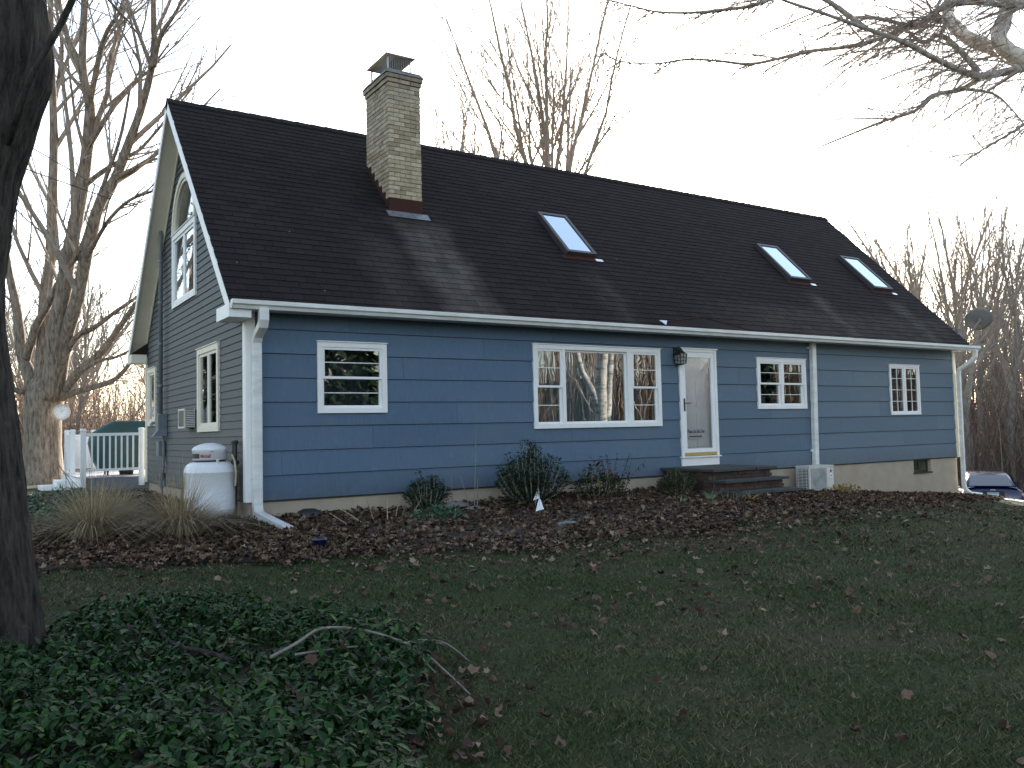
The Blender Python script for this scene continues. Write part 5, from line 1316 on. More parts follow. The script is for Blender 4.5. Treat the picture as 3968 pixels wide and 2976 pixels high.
# --- big maple behind the deck
VL = lambda q: [Vector(p) for p in q]
mtrunk = VL([(-1.53, 13.38, -0.5), (-1.53, 13.36, 0.0), (-1.54, 13.33, 0.8), (-1.53, 13.27, 1.6), (-1.5, 13.22, 2.12), (-1.5, 13.2, 2.5)])
MAPLE = {
 'A': ([(-1.67, 13.33, 1.9), (-1.83, 13.52, 2.58), (-2.01, 13.71, 3.24), (-2.11, 13.83, 4.27), (-2.29, 14.0, 5.31), (-2.44, 14.13, 6.56), (-2.6, 14.3, 8.5)], 0.20, 0.05),
 'B': ([(-1.57, 13.26, 1.95), (-1.55, 13.34, 2.81), (-1.51, 13.39, 3.63), (-1.5, 13.45, 4.66), (-1.38, 13.44, 5.7), (-1.35, 13.45, 7.2), (-1.32, 13.46, 8.89), (-1.35, 13.52, 10.17), (-1.39, 13.59, 11.47), (-1.41, 13.63, 13.2), (-1.45, 13.7, 15.5)], 0.21, 0.05),
 'C': ([(-1.42, 12.95, 1.95), (-1.34, 12.77, 2.97), (-1.31, 12.65, 3.76), (-1.18, 12.47, 4.54), (-1.07, 12.28, 5.52), (-0.88, 12.04, 6.68), (-0.74, 11.82, 7.85), (-0.67, 11.66, 8.81), (-0.68, 11.58, 9.38), (-0.79, 11.57, 9.87), (-0.85, 11.53, 10.37), (-0.82, 11.36, 11.9), (-0.8, 11.24, 12.81), (-0.75, 11.1, 15)], 0.25, 0.06),
 'C2': ([(-0.84, 11.56, 10.17), (-1.03, 11.82, 10.72), (-1.15, 12.05, 11.18), (-1.24, 12.25, 11.77), (-1.34, 12.44, 12.49), (-1.5, 12.7, 14)], 0.10, 0.03),
 'D': ([(-1.26, 13.06, 2.0), (-1.15, 12.76, 3.18), (-1.04, 12.49, 3.76), (-0.86, 12.16, 4.52), (-0.69, 11.82, 5.62), (-0.46, 11.43, 6.75), (-0.16, 11.04, 7.36), (0.1, 10.65, 8.2), (0.3, 10.32, 8.9), (0.46, 10.0, 9.68), (0.52, 9.75, 10.37), (0.47, 9.55, 11.58), (0.5, 9.4, 13.5)], 0.21, 0.05),
 'D2': ([(-0.27, 11.26, 7.2), (-0.04, 10.86, 7.41), (0.21, 10.45, 7.53), (0.47, 10.04, 7.68), (0.74, 9.61, 7.83), (1.2, 9.3, 8.1)], 0.08, 0.02),
 'D3': ([(-0.72, 11.66, 7.32), (-0.34, 11.3, 7.64), (0.04, 10.94, 7.87), (0.35, 10.64, 8.07), (0.66, 10.32, 8.46), (0.96, 10.0, 8.88), (1.4, 9.7, 9.5)], 0.07, 0.02),
 'D4': ([(0.5, 9.75, 9.86), (0.55, 9.52, 10.28), (0.64, 9.26, 10.58), (0.82, 8.94, 10.87), (1.0, 8.62, 11.26), (1.4, 8.3, 12)], 0.08, 0.02),
 'E': ([(-1.16, 13.0, 2.0), (-0.82, 12.51, 2.61), (-0.45, 12.01, 2.97), (-0.21, 11.59, 3.34), (0.01, 11.18, 3.73), (0.2, 10.8, 4.08), (0.33, 10.47, 4.31), (0.9, 10.0, 5.0)], 0.13, 0.04),
 'F': ([(-1.13, 12.98, 2.0), (-0.82, 12.42, 2.14), (-0.53, 11.87, 2.22), (-0.18, 11.28, 2.34), (0.03, 10.77, 2.58), (0.13, 10.33, 2.81), (0.5, 9.9, 3.2)], 0.10, 0.03),
 'G': ([(-1.33, 13.09, 2.4), (-1.08, 12.72, 3.1), (-0.84, 12.36, 3.55), (-0.52, 11.98, 3.72), (-0.05, 11.49, 4.12), (0.35, 11.04, 4.44), (0.9, 10.7, 5)], 0.10, 0.03),
 'H': ([(-0.82, 12.51, 2.61), (-0.64, 12.15, 2.74), (-0.41, 11.75, 2.88), (-0.11, 11.31, 2.93), (0.18, 10.88, 3.09), (0.6, 10.4, 3.4)], 0.07, 0.02),
 'I': ([(-1.92, 13.61, 3.0), (-1.73, 13.11, 3.83), (-1.51, 12.78, 4.29), (-1.29, 12.46, 4.85), (-1.08, 12.15, 5.25), (-0.83, 11.81, 5.69), (-0.6, 11.45, 6.58), (-0.3, 11.05, 7.54), (-0.07, 10.69, 8.41), (0.1, 10.4, 9.6)], 0.11, 0.03),
 'J': ([(-0.76, 11.84, 7.5), (-0.58, 11.63, 8.65), (-0.28, 11.51, 9.67), (-0.24, 11.58, 10.43), (-0.03, 11.52, 11.36), (0.11, 11.51, 12.33), (0.2, 11.5, 14)], 0.09, 0.02),
 'K': ([(-0.68, 11.66, 8.3), (-0.37, 11.04, 8.86), (-0.03, 10.72, 9.44), (0.31, 10.42, 9.8), (0.5, 10.23, 9.96), (0.9, 9.9, 10.6)], 0.08, 0.02),
 'L': ([(-0.68, 11.58, 9.3), (-0.54, 10.84, 10.36), (-0.43, 10.36, 10.78), (-0.26, 9.84, 11.02), (-0.19, 9.39, 11.33), (0, 9, 12.2)], 0.08, 0.02),
 'M': ([(-1.33, 13.5, 9.3), (-1.31, 13.78, 9.84), (-1.18, 13.79, 10.73), (-1.11, 13.83, 11.62), (-1.21, 13.99, 12.54), (-1.28, 14.14, 13.16)], 0.08, 0.03),
 'N': ([(-1.6, 13.35, 2.0), (-1.91, 13.28, 2.16), (-2.09, 13.2, 2.16), (-2.3, 13.13, 2.31), (-2.9, 13.0, 2.7)], 0.10, 0.04),
 'O': ([(-0.75, 11.95, 5.3), (-0.41, 10.67, 6.11), (0.0, 9.97, 6.57), (0.41, 9.31, 6.69), (0.9, 8.9, 6.9)], 0.06, 0.02)}
mp_ = thing('maple_tree', 'huge bare maple with many rising stems standing behind the deck', 'tree', (-1.53, 13.3, ground(-1.5, 13.3)))
MB().tube(mtrunk, [0.72, 0.5, 0.44, 0.43, 0.47, 0.30], 16).build('trunk', 'bark_maple', mp_, True)
r_ = random.Random(5); tw = MB()
CFG_M = [(9, 0.18, 0.42, 0.6, 0.06, 0.09, 0, 4, 5, 0.2), (6, 0.3, 0.6, 0.55, 0.07, 0.07, 0, 3, 4, 0.2), (5, 0.4, 0.7, 0.55, 0.08, 0.05, 0, 3, 3, 0.15)]
for nm, (pts, ra, rb) in MAPLE.items():
    pts = smooth(VL(pts)); n = len(pts)-1
    MB().tube(pts, [(ra+(rb-ra)*(i/n)**0.8)*r_.uniform(0.95, 1.07) for i in range(n+1)], 10).build('limb', 'bark_maple', mp_, True)
    ramify(r_, tw, pts, ra, rb, 0 if ra > 0.09 else 1, CFG_M)
    if ra <= 0.09: ramify(r_, tw, pts, ra, rb, 1, CFG_M)
tw.build('crown', 'twig', mp_)
# burls and peeling bark flakes
# --- dark trunk close on the left
fb_ = Vector((-2.83, -5.54, 0)); rt2 = Vector((0.8405, -0.5418, 0))
ft = thing('foreground_tree', 'dark thick tree trunk close by at the left edge', 'tree', (-3.1, -5.4, ground(-3.1, -5.4)))
prof_ = [(-0.85, 0.10, 0.46), (-0.62, 0.04, 0.40), (-0.50, 0.0, 0.36), (-0.01, -0.07, 0.325), (0.59, -0.15, 0.305), (1.04, -0.20, 0.30), (1.64, -0.285, 0.29), (1.94, -0.295, 0.285), (2.3, -0.25, 0.285), (2.6, -0.205, 0.29), (2.9, -0.115, 0.31), (3.1, -0.055, 0.325), (3.25, 0.0, 0.335), (3.4, 0.02, 0.33), (3.55, 0.01, 0.31), (3.75, -0.02, 0.28), (4.2, -0.06, 0.25), (5.5, -0.12, 0.2), (7.5, -0.1, 0.13), (9.5, 0.0, 0.05)]
from mathutils import noise as mnoise
tb = MB(); n = 110
pz_ = np.array([q[0] for q in prof_]); pe_ = np.array([q[1] for q in prof_])-0.02; pr_ = np.array([q[2] for q in prof_])
zs_ = list(np.arange(-0.85, 4.2, 0.028))+list(np.arange(4.3, 9.5, 0.3))
for z in zs_:
    e = float(np.interp(z, pz_, pe_)); rd = float(np.interp(z, pz_, pr_)); c = fb_+rt2*(e-rd)
    for j_ in range(n):
        an = 2*math.pi*j_/n; u = Vector((math.cos(an)*5.2, math.sin(an)*5.2, z*1.5))
        w1 = mnoise.noise(Vector((math.cos(an)*2, math.sin(an)*2, z*0.9)))
        rg_ = 1-abs(mnoise.noise(u+Vector((w1*1.2, w1*1.2, 0))))*2.2; fine_ = mnoise.noise(Vector((math.cos(an)*13, math.sin(an)*13, z*5.5)))
        k_ = 1+0.055*(rg_-0.55)+0.025*fine_+0.03*w1
        if z < -0.35: k_ += 0.16*max(0, math.sin(3*an+0.5))*min(1, (-0.35-z)/0.4)
        tb.v.append((c.x+rd*k_*math.cos(an), c.y+rd*k_*math.sin(an), float(z)))
for i_ in range(len(zs_)-1):
    for j_ in range(n): tb.f.append((i_*n+j_, i_*n+(j_+1) % n, (i_+1)*n+(j_+1) % n, (i_+1)*n+j_))
to = tb.build('trunk', 'bark_dark', ft, True)
to['label'] = 'dark furrowed trunk with a swollen knot'
c_top = fb_+rt2*(-0.25)
lm = MB(); lm.tube(VL([(c_top.x-0.02, c_top.y-0.25, 2.75), (c_top.x+0.10, c_top.y-0.42, 3.15), (c_top.x+0.26, c_top.y-0.5, 3.5), (c_top.x+0.45, c_top.y-0.6, 4.0), (c_top.x+0.9, c_top.y-0.7, 5.2), (c_top.x+1.5, c_top.y-0.6, 6.6)]), [0.026, 0.023, 0.02, 0.02, 0.018, 0.012], 8); lm.build('limb', 'bark_dark', ft, True)
r_ = random.Random(9); fz = MB()
for pts, ra in (([(-2.9, -6.0, 4.4), (-2.63, -6.17, 3.75), (-2.55, -6.1, 3.64), (-2.47, -6.03, 3.6), (-2.40, -5.96, 3.58), (-2.33, -5.88, 3.54)], 0.012), ([(-3.0, -5.9, 4.3), (-2.95, -5.96, 3.72), (-2.85, -5.73, 3.67), (-2.73, -5.52, 3.72), (-2.57, -5.32, 3.76), (-2.47, -5.09, 3.76)], 0.005), ([(-2.95, -6.1, 4.3), (-2.79, -6.07, 3.70), (-2.67, -5.86, 3.67), (-2.48, -5.7, 3.71), (-2.33, -5.52, 3.77), (-2.13, -5.36, 3.83), (-1.97, -5.18, 3.75)], 0.005)):
    pts = VL(pts); m_ = len(pts)-1; fz.tube(pts, [ra*(1-0.6*i/m_) for i in range(m_+1)], 5)
    for q in range(3):
        p, d_ = lerp_poly(pts, 0.3+0.2*q); ps = wander(r_, p, side_dir(r_, d_, 0.6), 0.25, 3, 0.12); fz.tube(ps, [0.003, 0.0025, 0.002, 0.0015], 3, cap=False)
for q in range(10):
    p = c_top+Vector((0, 0, r_.uniform(4.5, 8.5))); an = r_.uniform(0, 6.28)
    ps = wander(r_, p, (math.cos(an), math.sin(an), 0.6), r_.uniform(2, 3.5), 6, 0.1, 0.05); fz.tube(ps, [0.06*(1-0.9*i/6)+0.004 for i in range(7)], 5, cap=False)
    ramify(r_, fz, ps, 0.05, 0.01, 1, CFG_M)
fz.build('crown', 'twig', ft)

# --- birch beyond the right edge, limbs reaching into the picture
BIRCH = [([(11.11, -5.33, 6.49), (10.57, -5.24, 6.35), (9.81, -5.0, 6.15), (9.34, -4.96, 6.13), (8.76, -4.85, 6.25), (8.18, -4.76, 6.39), (7.51, -4.6, 6.5), (6.85, -4.44, 6.61), (6.21, -4.3, 6.69), (5.76, -4.28, 6.72)], 0.075, 0.013),
([(9.95, -4.92, 6.21), (9.48, -4.84, 5.93), (8.92, -4.7, 5.77), (8.51, -4.66, 5.47), (7.97, -4.53, 5.27), (7.32, -4.34, 4.99), (6.76, -4.2, 4.74), (6.3, -4.12, 4.5)], 0.045, 0.006),
([(9.9, -4.89, 6.27), (9.76, -4.69, 6.66), (9.62, -4.47, 6.96), (9.5, -4.25, 6.9), (9.35, -4.03, 7.21), (9.22, -3.81, 7.43)], 0.05, 0.02),
([(9.68, -4.44, 6.99), (9.85, -4.45, 7.25), (9.81, -4.32, 7.46), (10.01, -4.35, 7.79)], 0.035, 0.02),
([(10.82, -4.06, 8.13), (10.14, -3.92, 7.51), (9.54, -3.87, 7.29), (8.91, -3.79, 6.98), (8.19, -3.66, 6.75), (7.54, -3.58, 6.58), (6.95, -3.53, 6.36), (6.34, -3.47, 6.16), (5.74, -3.43, 6.09), (5.16, -3.39, 6.0), (4.55, -3.34, 5.82), (3.94, -3.29, 5.76), (3.63, -3.44, 5.78)], 0.048, 0.006),
([(7.51, -4.6, 6.5), (6.9, -4.3, 6.95), (6.43, -4.13, 6.96), (6.09, -4.07, 6.79), (5.76, -4.01, 6.64), (5.29, -3.88, 6.52), (4.88, -3.77, 6.43), (4.41, -3.64, 6.38), (4.03, -3.57, 6.39), (3.68, -3.51, 6.41)], 0.04, 0.008),
([(12.4, -5.1, 6.2), (12.09, -4.79, 6.81), (11.78, -4.51, 7.05), (11.64, -4.33, 7.23), (11.36, -4.06, 7.44), (11.21, -3.88, 7.69), (11.15, -3.76, 7.97), (11.25, -3.76, 8.42), (11.3, -3.7, 10)], 0.14, 0.09),
([(12.3, -5.3, 6.3), (11.64, -5.09, 6.7), (11.47, -4.87, 6.84), (11.33, -4.67, 6.99), (11.27, -4.53, 7.27), (11.45, -4.55, 7.64), (11.59, -4.55, 8.15), (11.6, -4.5, 10)], 0.17, 0.11),
([(11.5, -4.6, 7.8), (11.28, -4.92, 7.7), (10.58, -4.66, 7.66), (10.01, -4.49, 7.56), (9.57, -4.39, 7.33), (9.16, -4.31, 7.08), (8.49, -4.08, 7.13), (8.0, -3.95, 7.06)], 0.075, 0.02),
([(12.2, -5.5, 6.0), (10.5, -6.0, 5.8), (9.52, -6.01, 5.24), (9.18, -5.9, 5.02), (8.67, -5.67, 4.7), (8.28, -5.52, 4.46), (8.01, -5.44, 4.23), (7.83, -5.43, 3.94)], 0.03, 0.004),
([(9.51, -4.85, 5.94), (9.71, -5.18, 5.79), (9.79, -5.4, 5.49), (9.86, -5.62, 5.06)], 0.025, 0.008),
([(11.6, -5.2, 7.4), (11.1, -5.39, 7.57), (10.71, -5.13, 7.39), (10.4, -4.93, 7.46), (9.98, -4.67, 7.63), (9.5, -4.6, 8.1)], 0.05, 0.02)]
bb = (11.6, -6.7); bz = ground(*bb)
bt = thing('birch_tree', 'bare white birch whose limbs reach in from the upper right', 'tree', (bb[0], bb[1], bz))
for pts, ra, rb in (([(11.6, -6.7, bz-0.3), (11.6, -6.7, bz+0.4), (11.58, -6.68, 1.5), (11.65, -6.6, 3.0), (11.85, -6.2, 4.6), (12.1, -5.6, 6.0), (12.4, -5.4, 8.0), (12.6, -5.4, 12)], 0.22, 0.06), ([(11.58, -6.68, 1.2), (11.35, -6.75, 1.9), (11.0, -6.85, 2.7), (10.85, -6.95, 4.0), (10.9, -7.2, 6.5), (11.0, -7.4, 9)], 0.12, 0.04), ([(11.7, -6.8, bz-0.3), (12.0, -6.95, 1.0), (12.4, -7.2, 3.0), (12.9, -7.5, 6.0), (13.2, -7.6, 9)], 0.14, 0.04)):
    pts = smooth(VL(pts)); m_ = len(pts)-1; MB().tube(pts, [ra+(rb-ra)*i/m_ for i in range(m_+1)], 14).build('trunk', 'bark_birch', bt, True)
r_ = random.Random(21); bw_ = MB()
CFG_B = [(9, 0.16, 0.4, 0.8, 0.06, 0.0, 0.10, 4, 5, 0.15), (4, 0.3, 0.6, 0.4, 0.04, 0.0, 0.06, 3, 4, 0.2), (3, 0.35, 0.7, 0.4, 0.05, 0, 0.04, 3, 3, 0.2)]
for pts, ra, rb in BIRCH:
    pts = smooth(VL(pts)); m_ = len(pts)-1
    MB().tube(pts, [(ra+(rb-ra)*(i/m_)**0.8)*r_.uniform(0.94, 1.08) for i in range(m_+1)], 9).build('limb', 'bark_birch' if ra > 0.12 else 'birch_limb', bt, True)
    # long weeping shoots trailing left and down, as the tree carries them
    for q in range(int(16+m_*1.0)):
        t = r_.uniform(0.08, 1.0); p, d_ = lerp_poly(pts, t)
        dd = Vector((-0.75+r_.gauss(0, 0.22), 0.15+r_.gauss(0, 0.3), -0.35+r_.gauss(0, 0.3)))
        if d_.x > 0.3: dd.x *= 0.4
        if p.z < 5.2 and p.x < 8.2 and t > 0.4: continue
        L_ = r_.uniform(0.7, 2.6)*(1.0 if ra > 0.03 else 0.6)*(1.15-0.75*t)*(0.4 if p.x < 6.8 else 1.0); r0 = 0.0055+0.004*L_
        ps = wander(r_, p, dd, L_, 8, 0.03, 0.0, 0.05); 
        if ps[-1].z < 4.4 and ps[-1].x < 8.0: continue
        bw_.tube(ps, [r0*(1-0.75*i/8)+0.0012 for i in range(9)], 4, cap=False)
        ramify(r_, bw_, ps, r0, 0.002, 1, CFG_B)
bw_.build('crown', 'twig', bt)

# --- bare trees seen over the house and beside it
tr, cr = upright_tree(101, 27.5, 0.30, 11, 0.75, 3, 0.34, 0.009)
tree_thing('hardwood_tree', 'tall bare tree rising behind the ridge right of the chimney', (20.4, 22.2, ground(20.4, 22.2)-0.2), tr, cr, 'bark_grey')
tr, cr = upright_tree(102, 14.2, 0.26, 9, 0.95, 3, 0.24, 0.006)
tree_thing('hardwood_tree', 'bare spreading tree behind the satellite dish at the far end', (34.2, 9.1, ground(34.2, 9.1)), tr, cr, 'bark_grey')
tr, cr = upright_tree(103, 20, 0.2, 8, 0.7, 3, 0.4, 0.010)
tree_thing('hardwood_tree', 'slimmer bare tree left of the tallest one behind the ridge', (17.2, 24.5, ground(17, 24)), tr, cr, 'bark_grey')
tr, cr = upright_tree(104, 10.5, 0.13, 8, 0.9, 2, 0.25, 0.008)
tree_thing('hardwood_tree', 'slim bare tree seen between the maple limbs and the deck', (0.7, 29.0, ground(0.7, 29)), tr, cr, 'bark_grey')
# woods: five kinds of bare trunk, each copy a tree of its own
VARS = []
for i in range(5):
    tr, cr = upright_tree(200+i, (13, 11, 15, 9, 12)[i], (0.15, 0.12, 0.18, 0.09, 0.13)[i], (7, 6, 7, 6, 7)[i], 0.8, 2, (0.35, 0.3, 0.4, 0.25, 0.3)[i], 0.012)
    a = tr.mesh('trunk'); b = cr.mesh('crown'); a.materials.append(MATS['bark_grey']); b.materials.append(MATS['twig']); VARS.append((a, b))
r_ = random.Random(77)
def polar(az, dd): return CAM.x+math.sin(az)*dd, CAM.y+math.cos(az)*dd
def wood(n, az0, az1, d0, d1, label, group):
    for q in range(n):
        az = rad(r_.uniform(az0, az1)); dd = d0+(d1-d0)*r_.random()**0.8; x, y = polar(az, dd)
        tree_thing('woodland_tree', label, (x, y, ground(x, y)-0.1), None, None, None, group, r_.uniform(0, 6.28), r_.uniform(0.75, 1.2), VARS[r_.randrange(5)])
wood(60, 54, 67, 44, 82, 'thin bare tree in the wood beyond the car', 'bare woodland trees right of the house')
wood(22, 0.5, 11, 46, 85, 'thin bare tree in the far wood behind the maple', 'bare woodland trees left of the house')
wood(26, 100, 178, 24, 60, 'bare tree across the lawn mirrored in the front windows', 'bare trees mirrored in the windows')

def conifer(seed, H, R0):
    r_ = random.Random(seed); rg = np.random.default_rng(seed); tr = MB(); tr.tube([(0, 0, -0.3), (0, 0, H*0.5), (0, 0, H)], [0.2, 0.12, 0.02], 7)
    P, Yw, Pt, Sc = [], [], [], []
    for q in range(1500):
        t = r_.random()**0.8; an = r_.uniform(0, 6.28); k = math.sqrt(r_.random()); rr = R0*(1-t)**0.8*(0.75+0.25*math.sin(t*60))
        P.append((rr*k*math.cos(an), rr*k*math.sin(an), 0.4+t*(H-0.4)-0.25*rr*k)); Yw.append(an); Pt.append(0.35+r_.gauss(0, 0.25)); Sc.append(r_.uniform(0.35, 0.75))
    V_, F_ = scatter([(-0.4, -0.25, 0), (0.2, -0.3, 0.05), (0.9, 0, -0.12), (0.2, 0.3, 0.05), (-0.4, 0.25, 0)], [(0, 1, 2, 3), (0, 3, 4, 0)][:1]+[(0, 2, 3, 4)], np.array(P), rotmats(np.array(Yw), np.array(Pt), rg.normal(0, 0.4, 1500)), np.array(Sc))
    a = tr.mesh('trunk'); a.materials.append(MATS['bark_dark']); b = npmesh('crown', V_, F_); b.materials.append(MATS['evergreen']); return a, b
CON = [conifer(300, 13, 2.6), conifer(301, 10, 2.2)]
for i, (x, y, sc, lab) in enumerate(((10.5, -26, 1.0, 'front'), (14.5, -31, 1.1, 'front'), (18, -30, 0.9, 'front'), (7.5, -30, 1.0, 'front'), (22, -33, 1.0, 'front'), (31, -18, 0.8, 'front'), (-6.6, 29, 0.7, 'gable'), (-8.2, 34, 0.9, 'gable'), (-6.2, 38, 0.75, 'gable'))):
    tree_thing('spruce_tree', 'dark spruce across the lawn, outside the view, mirrored in the %s windows' % lab, (x, y, ground(x, y)), None, None, None, 'spruces mirrored in the %s windows' % lab, i*1.3, sc, CON[i % 2])

# ================================================================== UNDERGROWTH AND FAR WOODS (nobody could count it)
def stems_np(rng, n, az0, az1, d0, d1, h0, h1, rbase, name, mat, lean=0.12, seg=4, bend=0.1):
    az = np.radians(rng.uniform(az0, az1, n)); dd = np.sqrt(rng.uniform(d0*d0, d1*d1, n))
    x = CAM.x+np.sin(az)*dd; y = CAM.y+np.cos(az)*dd; z = gv(x, y)-0.05
    h = h0+(h1-h0)*rng.random(n)**1.6
    dx = rng.normal(0, lean, n); dy = rng.normal(0, lean, n); bx = rng.normal(0, bend, n); by = rng.normal(0, bend, n)
    V_ = np.zeros((n, seg+1, 3, 3)); r0 = rbase*(0.5+rng.random(n))*(h/h1*0.7+0.3)
    for s in range(seg+1):
        t = s/seg; px = x+dx*h*t+bx*h*t*t; py = y+dy*h*t+by*h*t*t; pz = z+h*t*(1-0.12*t*(np.abs(bx)+np.abs(by))/max(bend, 1e-3)*0.4); rr = r0*(1-0.85*t)
        for j in range(3):
            an = 2.094*j; V_[:, s, j, 0] = px+rr*math.cos(an); V_[:, s, j, 1] = py+rr*math.sin(an); V_[:, s, j, 2] = pz
    Fs = []
    for s in range(seg):
        for j in range(3): j2 = (j+1) % 3; Fs.append((s*3+j, s*3+j2, (s+1)*3+j2, (s+1)*3+j))
    Fk = np.array(Fs)[None]+(np.arange(n)*(seg+1)*3)[:, None, None]
    return V_.reshape(-1, 3), Fk.reshape(-1, 4)
def cat_mesh(name, parts, mat, label, category):
    Vs, Fs, k = [], [], 0
    for V_, F_ in parts: Vs.append(V_); Fs.append(F_+k); k += len(V_)
    o_ = link(name, npmesh(name, np.concatenate(Vs), np.concatenate(Fs)), mat); o_['kind'] = 'stuff'; o_['label'] = label; o_['category'] = category; return o_
rng = np.random.default_rng(3)
cat_mesh('far_woods', [stems_np(rng, 1700, 52, 68, 60, 120, 5, 12, 0.09, '', '', 0.04, 4, 0.05), stems_np(rng, 500, -2, 12, 65, 130, 4, 10, 0.07, '', '', 0.05, 4, 0.06), stems_np(rng, 2600, 95, 185, 45, 100, 4, 10, 0.14, '', '', 0.04, 4, 0.05)], 'brush', 'grey mass of far bare woodland stems', 'woods')
cat_mesh('undergrowth', [stems_np(rng, 15000, 52, 68, 40, 95, 1, 6.5, 0.028, '', '', 0.28, 4, 0.3), stems_np(rng, 10000, -2, 12, 38, 90, 1, 6, 0.024, '', '', 0.28, 4, 0.3), stems_np(rng, 5000, 95, 185, 30, 70, 1, 5, 0.03, '', '', 0.28, 4, 0.3)], 'brush', 'tangled brown brush under the far trees', 'brush')
def flecks(n, az0, az1, d0, d1, zmax, size):
    az = np.radians(rng.uniform(az0, az1, n)); dd = np.sqrt(rng.uniform(d0*d0, d1*d1, n)); x = CAM.x+np.sin(az)*dd; y = CAM.y+np.cos(az)*dd
    z = gv(x, y)+zmax*rng.random(n)**1.4
    return scatter([(-.5, -.35, 0), (.5, -.3, .1), (.55, .4, 0), (-.4, .35, .15)], [(0, 1, 2, 3)], np.stack([x, y, z], -1), rotmats(rng.uniform(0, 6.28, n), rng.uniform(-1.5, 1.5, n), rng.uniform(-1, 1, n)), rng.uniform(0.6, 1.3, n)*size)
cat_mesh('clinging_leaves', [flecks(2600, -2, 12, 36, 80, 4.5, 0.13), flecks(1500, 52, 68, 40, 70, 4.5, 0.13)], 'brush_leaf', 'scattered russet leaves clinging in the far brush', 'leaves')

# ================================================================== PLANTS BY THE HOUSE
def leafy_shrub(name, label, x, y, rx, rz, nstem, nleaf, lsize, mat, seed, stemmat='twig', upright=0.5, cat='shrub'):
    """stems fan out of one crown; small leaves sit along every stem"""
    r_ = random.Random(seed); rg = np.random.default_rng(seed); g_ = ground(x, y)+0.02
    t_ = thing(name, label, cat, (x, y, g_)); st_ = MB(); P, Yw, Pt = [], [], []
    for q in range(nstem):
        an = r_.uniform(0, 6.28); k_ = math.sqrt(r_.random()); hh = rz*(1-0.55*k_**1.5)*r_.uniform(0.7, 1.08)
        end = Vector((x+rx*k_*math.cos(an), y+rx*0.8*k_*math.sin(an), g_+hh)); s0 = Vector((x+0.12*rx*math.cos(an), y+0.12*rx*math.sin(an), g_-0.03))
        mid = s0*0.5+end*0.5+Vector((math.cos(an), math.sin(an), 0))*rx*0.12+Vector((0, 0, -0.05*hh))
        pts = [s0, s0*0.45+mid*0.55, mid, mid*0.4+end*0.6, end]
        st_.tube(pts, [0.008, 0.006, 0.005, 0.004, 0.0025], 4, cap=False)
        for z in range(nleaf):
            t = 1-r_.random()**1.3*0.85; p, d_ = lerp_poly(pts, t); sd_ = side_dir(r_, d_, 1.0); off = sd_*r_.uniform(0.2, 1.0)*lsize*1.3
            P.append(tuple(p+off)); Yw.append(math.atan2(sd_.y, sd_.x)); Pt.append(-math.asin(max(-1, min(1, sd_.z)))*0.7+r_.gauss(0, 0.35))
    st_.build('stems', stemmat, t_)
    n = len(P); tm = [(-0.1, 0, 0), (0.35, -0.24, 0.05), (0.75, -0.17, 0.04), (1.05, 0, -0.02), (0.75, 0.17, 0.04), (0.35, 0.24, 0.05)]
    V_, F_ = scatter(tm, [(0, 1, 2, 3), (0, 3, 4, 5)], np.array(P)-np.array(BASE[t_]), rotmats(np.array(Yw), np.array(Pt), rg.normal(0, 0.5, n)), rg.uniform(0.7, 1.25, n)*lsize)
    o_ = link('foliage', npmesh('foliage', V_, F_), mat, t_); o_['kind'] = 'stuff'
    return t_
leafy_shrub('evergreen_shrub', 'small dark evergreen shrub against the foundation left of the big one', 2.5, -0.42, 0.36, 0.60, 60, 80, 0.036, 'evergreen', 31)
leafy_shrub('evergreen_shrub', 'largest dark evergreen shrub below the wide front window', 4.15, -0.75, 0.62, 0.98, 110, 95, 0.042, 'evergreen', 32)
leafy_shrub('rhododendron', 'sparse leafy shrub with reddish dead stems right of the largest shrub', 5.55, -0.6, 0.42, 0.55, 30, 22, 0.075, 'olive_leaf', 33)
ds = thing('dead_perennial', 'clump of dark dried flower stems beside the sparse shrub', 'plant', (5.95, -0.62, ground(5.95, -0.62)))
r_ = random.Random(8); mb = MB(); g_ = ground(5.95, -0.62)
hp = []
for q in range(26):
    an = r_.uniform(0, 6.28); ps = wander(r_, (5.95+0.12*math.cos(an), -0.62+0.1*math.sin(an), g_-0.02), (0.3*math.cos(an), 0.3*math.sin(an), 1), r_.uniform(0.35, 0.85), 5, 0.1); mb.tube(ps, [0.006, 0.005, 0.005, 0.004, 0.003, 0.002], 4, cap=False); hp += [ps[-1], ps[-2], ps[-1]*0.5+ps[-2]*0.5, ps[3]]
mb.build('stems', 'bark_dark', ds)
rg = np.random.default_rng(4); hp = np.array([tuple(p) for p in hp]); n = len(hp)
V_, F_ = scatter([(0, 0, 0), (0.4, -0.2, 0.1), (1, 0, -0.2), (0.4, 0.2, 0.05)], [(0, 1, 2, 3)], hp-np.array(BASE[ds]), rotmats(rg.uniform(0, 6.28, n), rg.uniform(-0.2, 1.3, n), rg.normal(0, .6, n)), rg.uniform(0.05, 0.09, n))
o_ = link('dry_leaves', npmesh('dry_leaves', V_, F_), 'dead_leaf', ds); o_['kind'] = 'stuff'
leafy_shrub('boxwood', 'low rounded olive boxwood beside the brick steps', 7.12, -0.85, 0.38, 0.46, 110, 110, 0.026, 'olive_leaf', 34)
leafy_shrub('boxwood', 'small low dark shrub at the foot of the brick steps', 7.15, -2.08, 0.22, 0.22, 30, 40, 0.022, 'olive_leaf', 35)
leafy_shrub('perennial_clump', 'low bright green perennial patch in front of the small shrub', 2.1, -1.5, 0.42, 0.14, 40, 14, 0.06, 'perennial', 36, cat='plant')
leafy_shrub('perennial_clump', 'small green sprig beside the corner downspout foot', -0.05, -0.75, 0.16, 0.08, 14, 8, 0.035, 'perennial', 37, cat='plant')
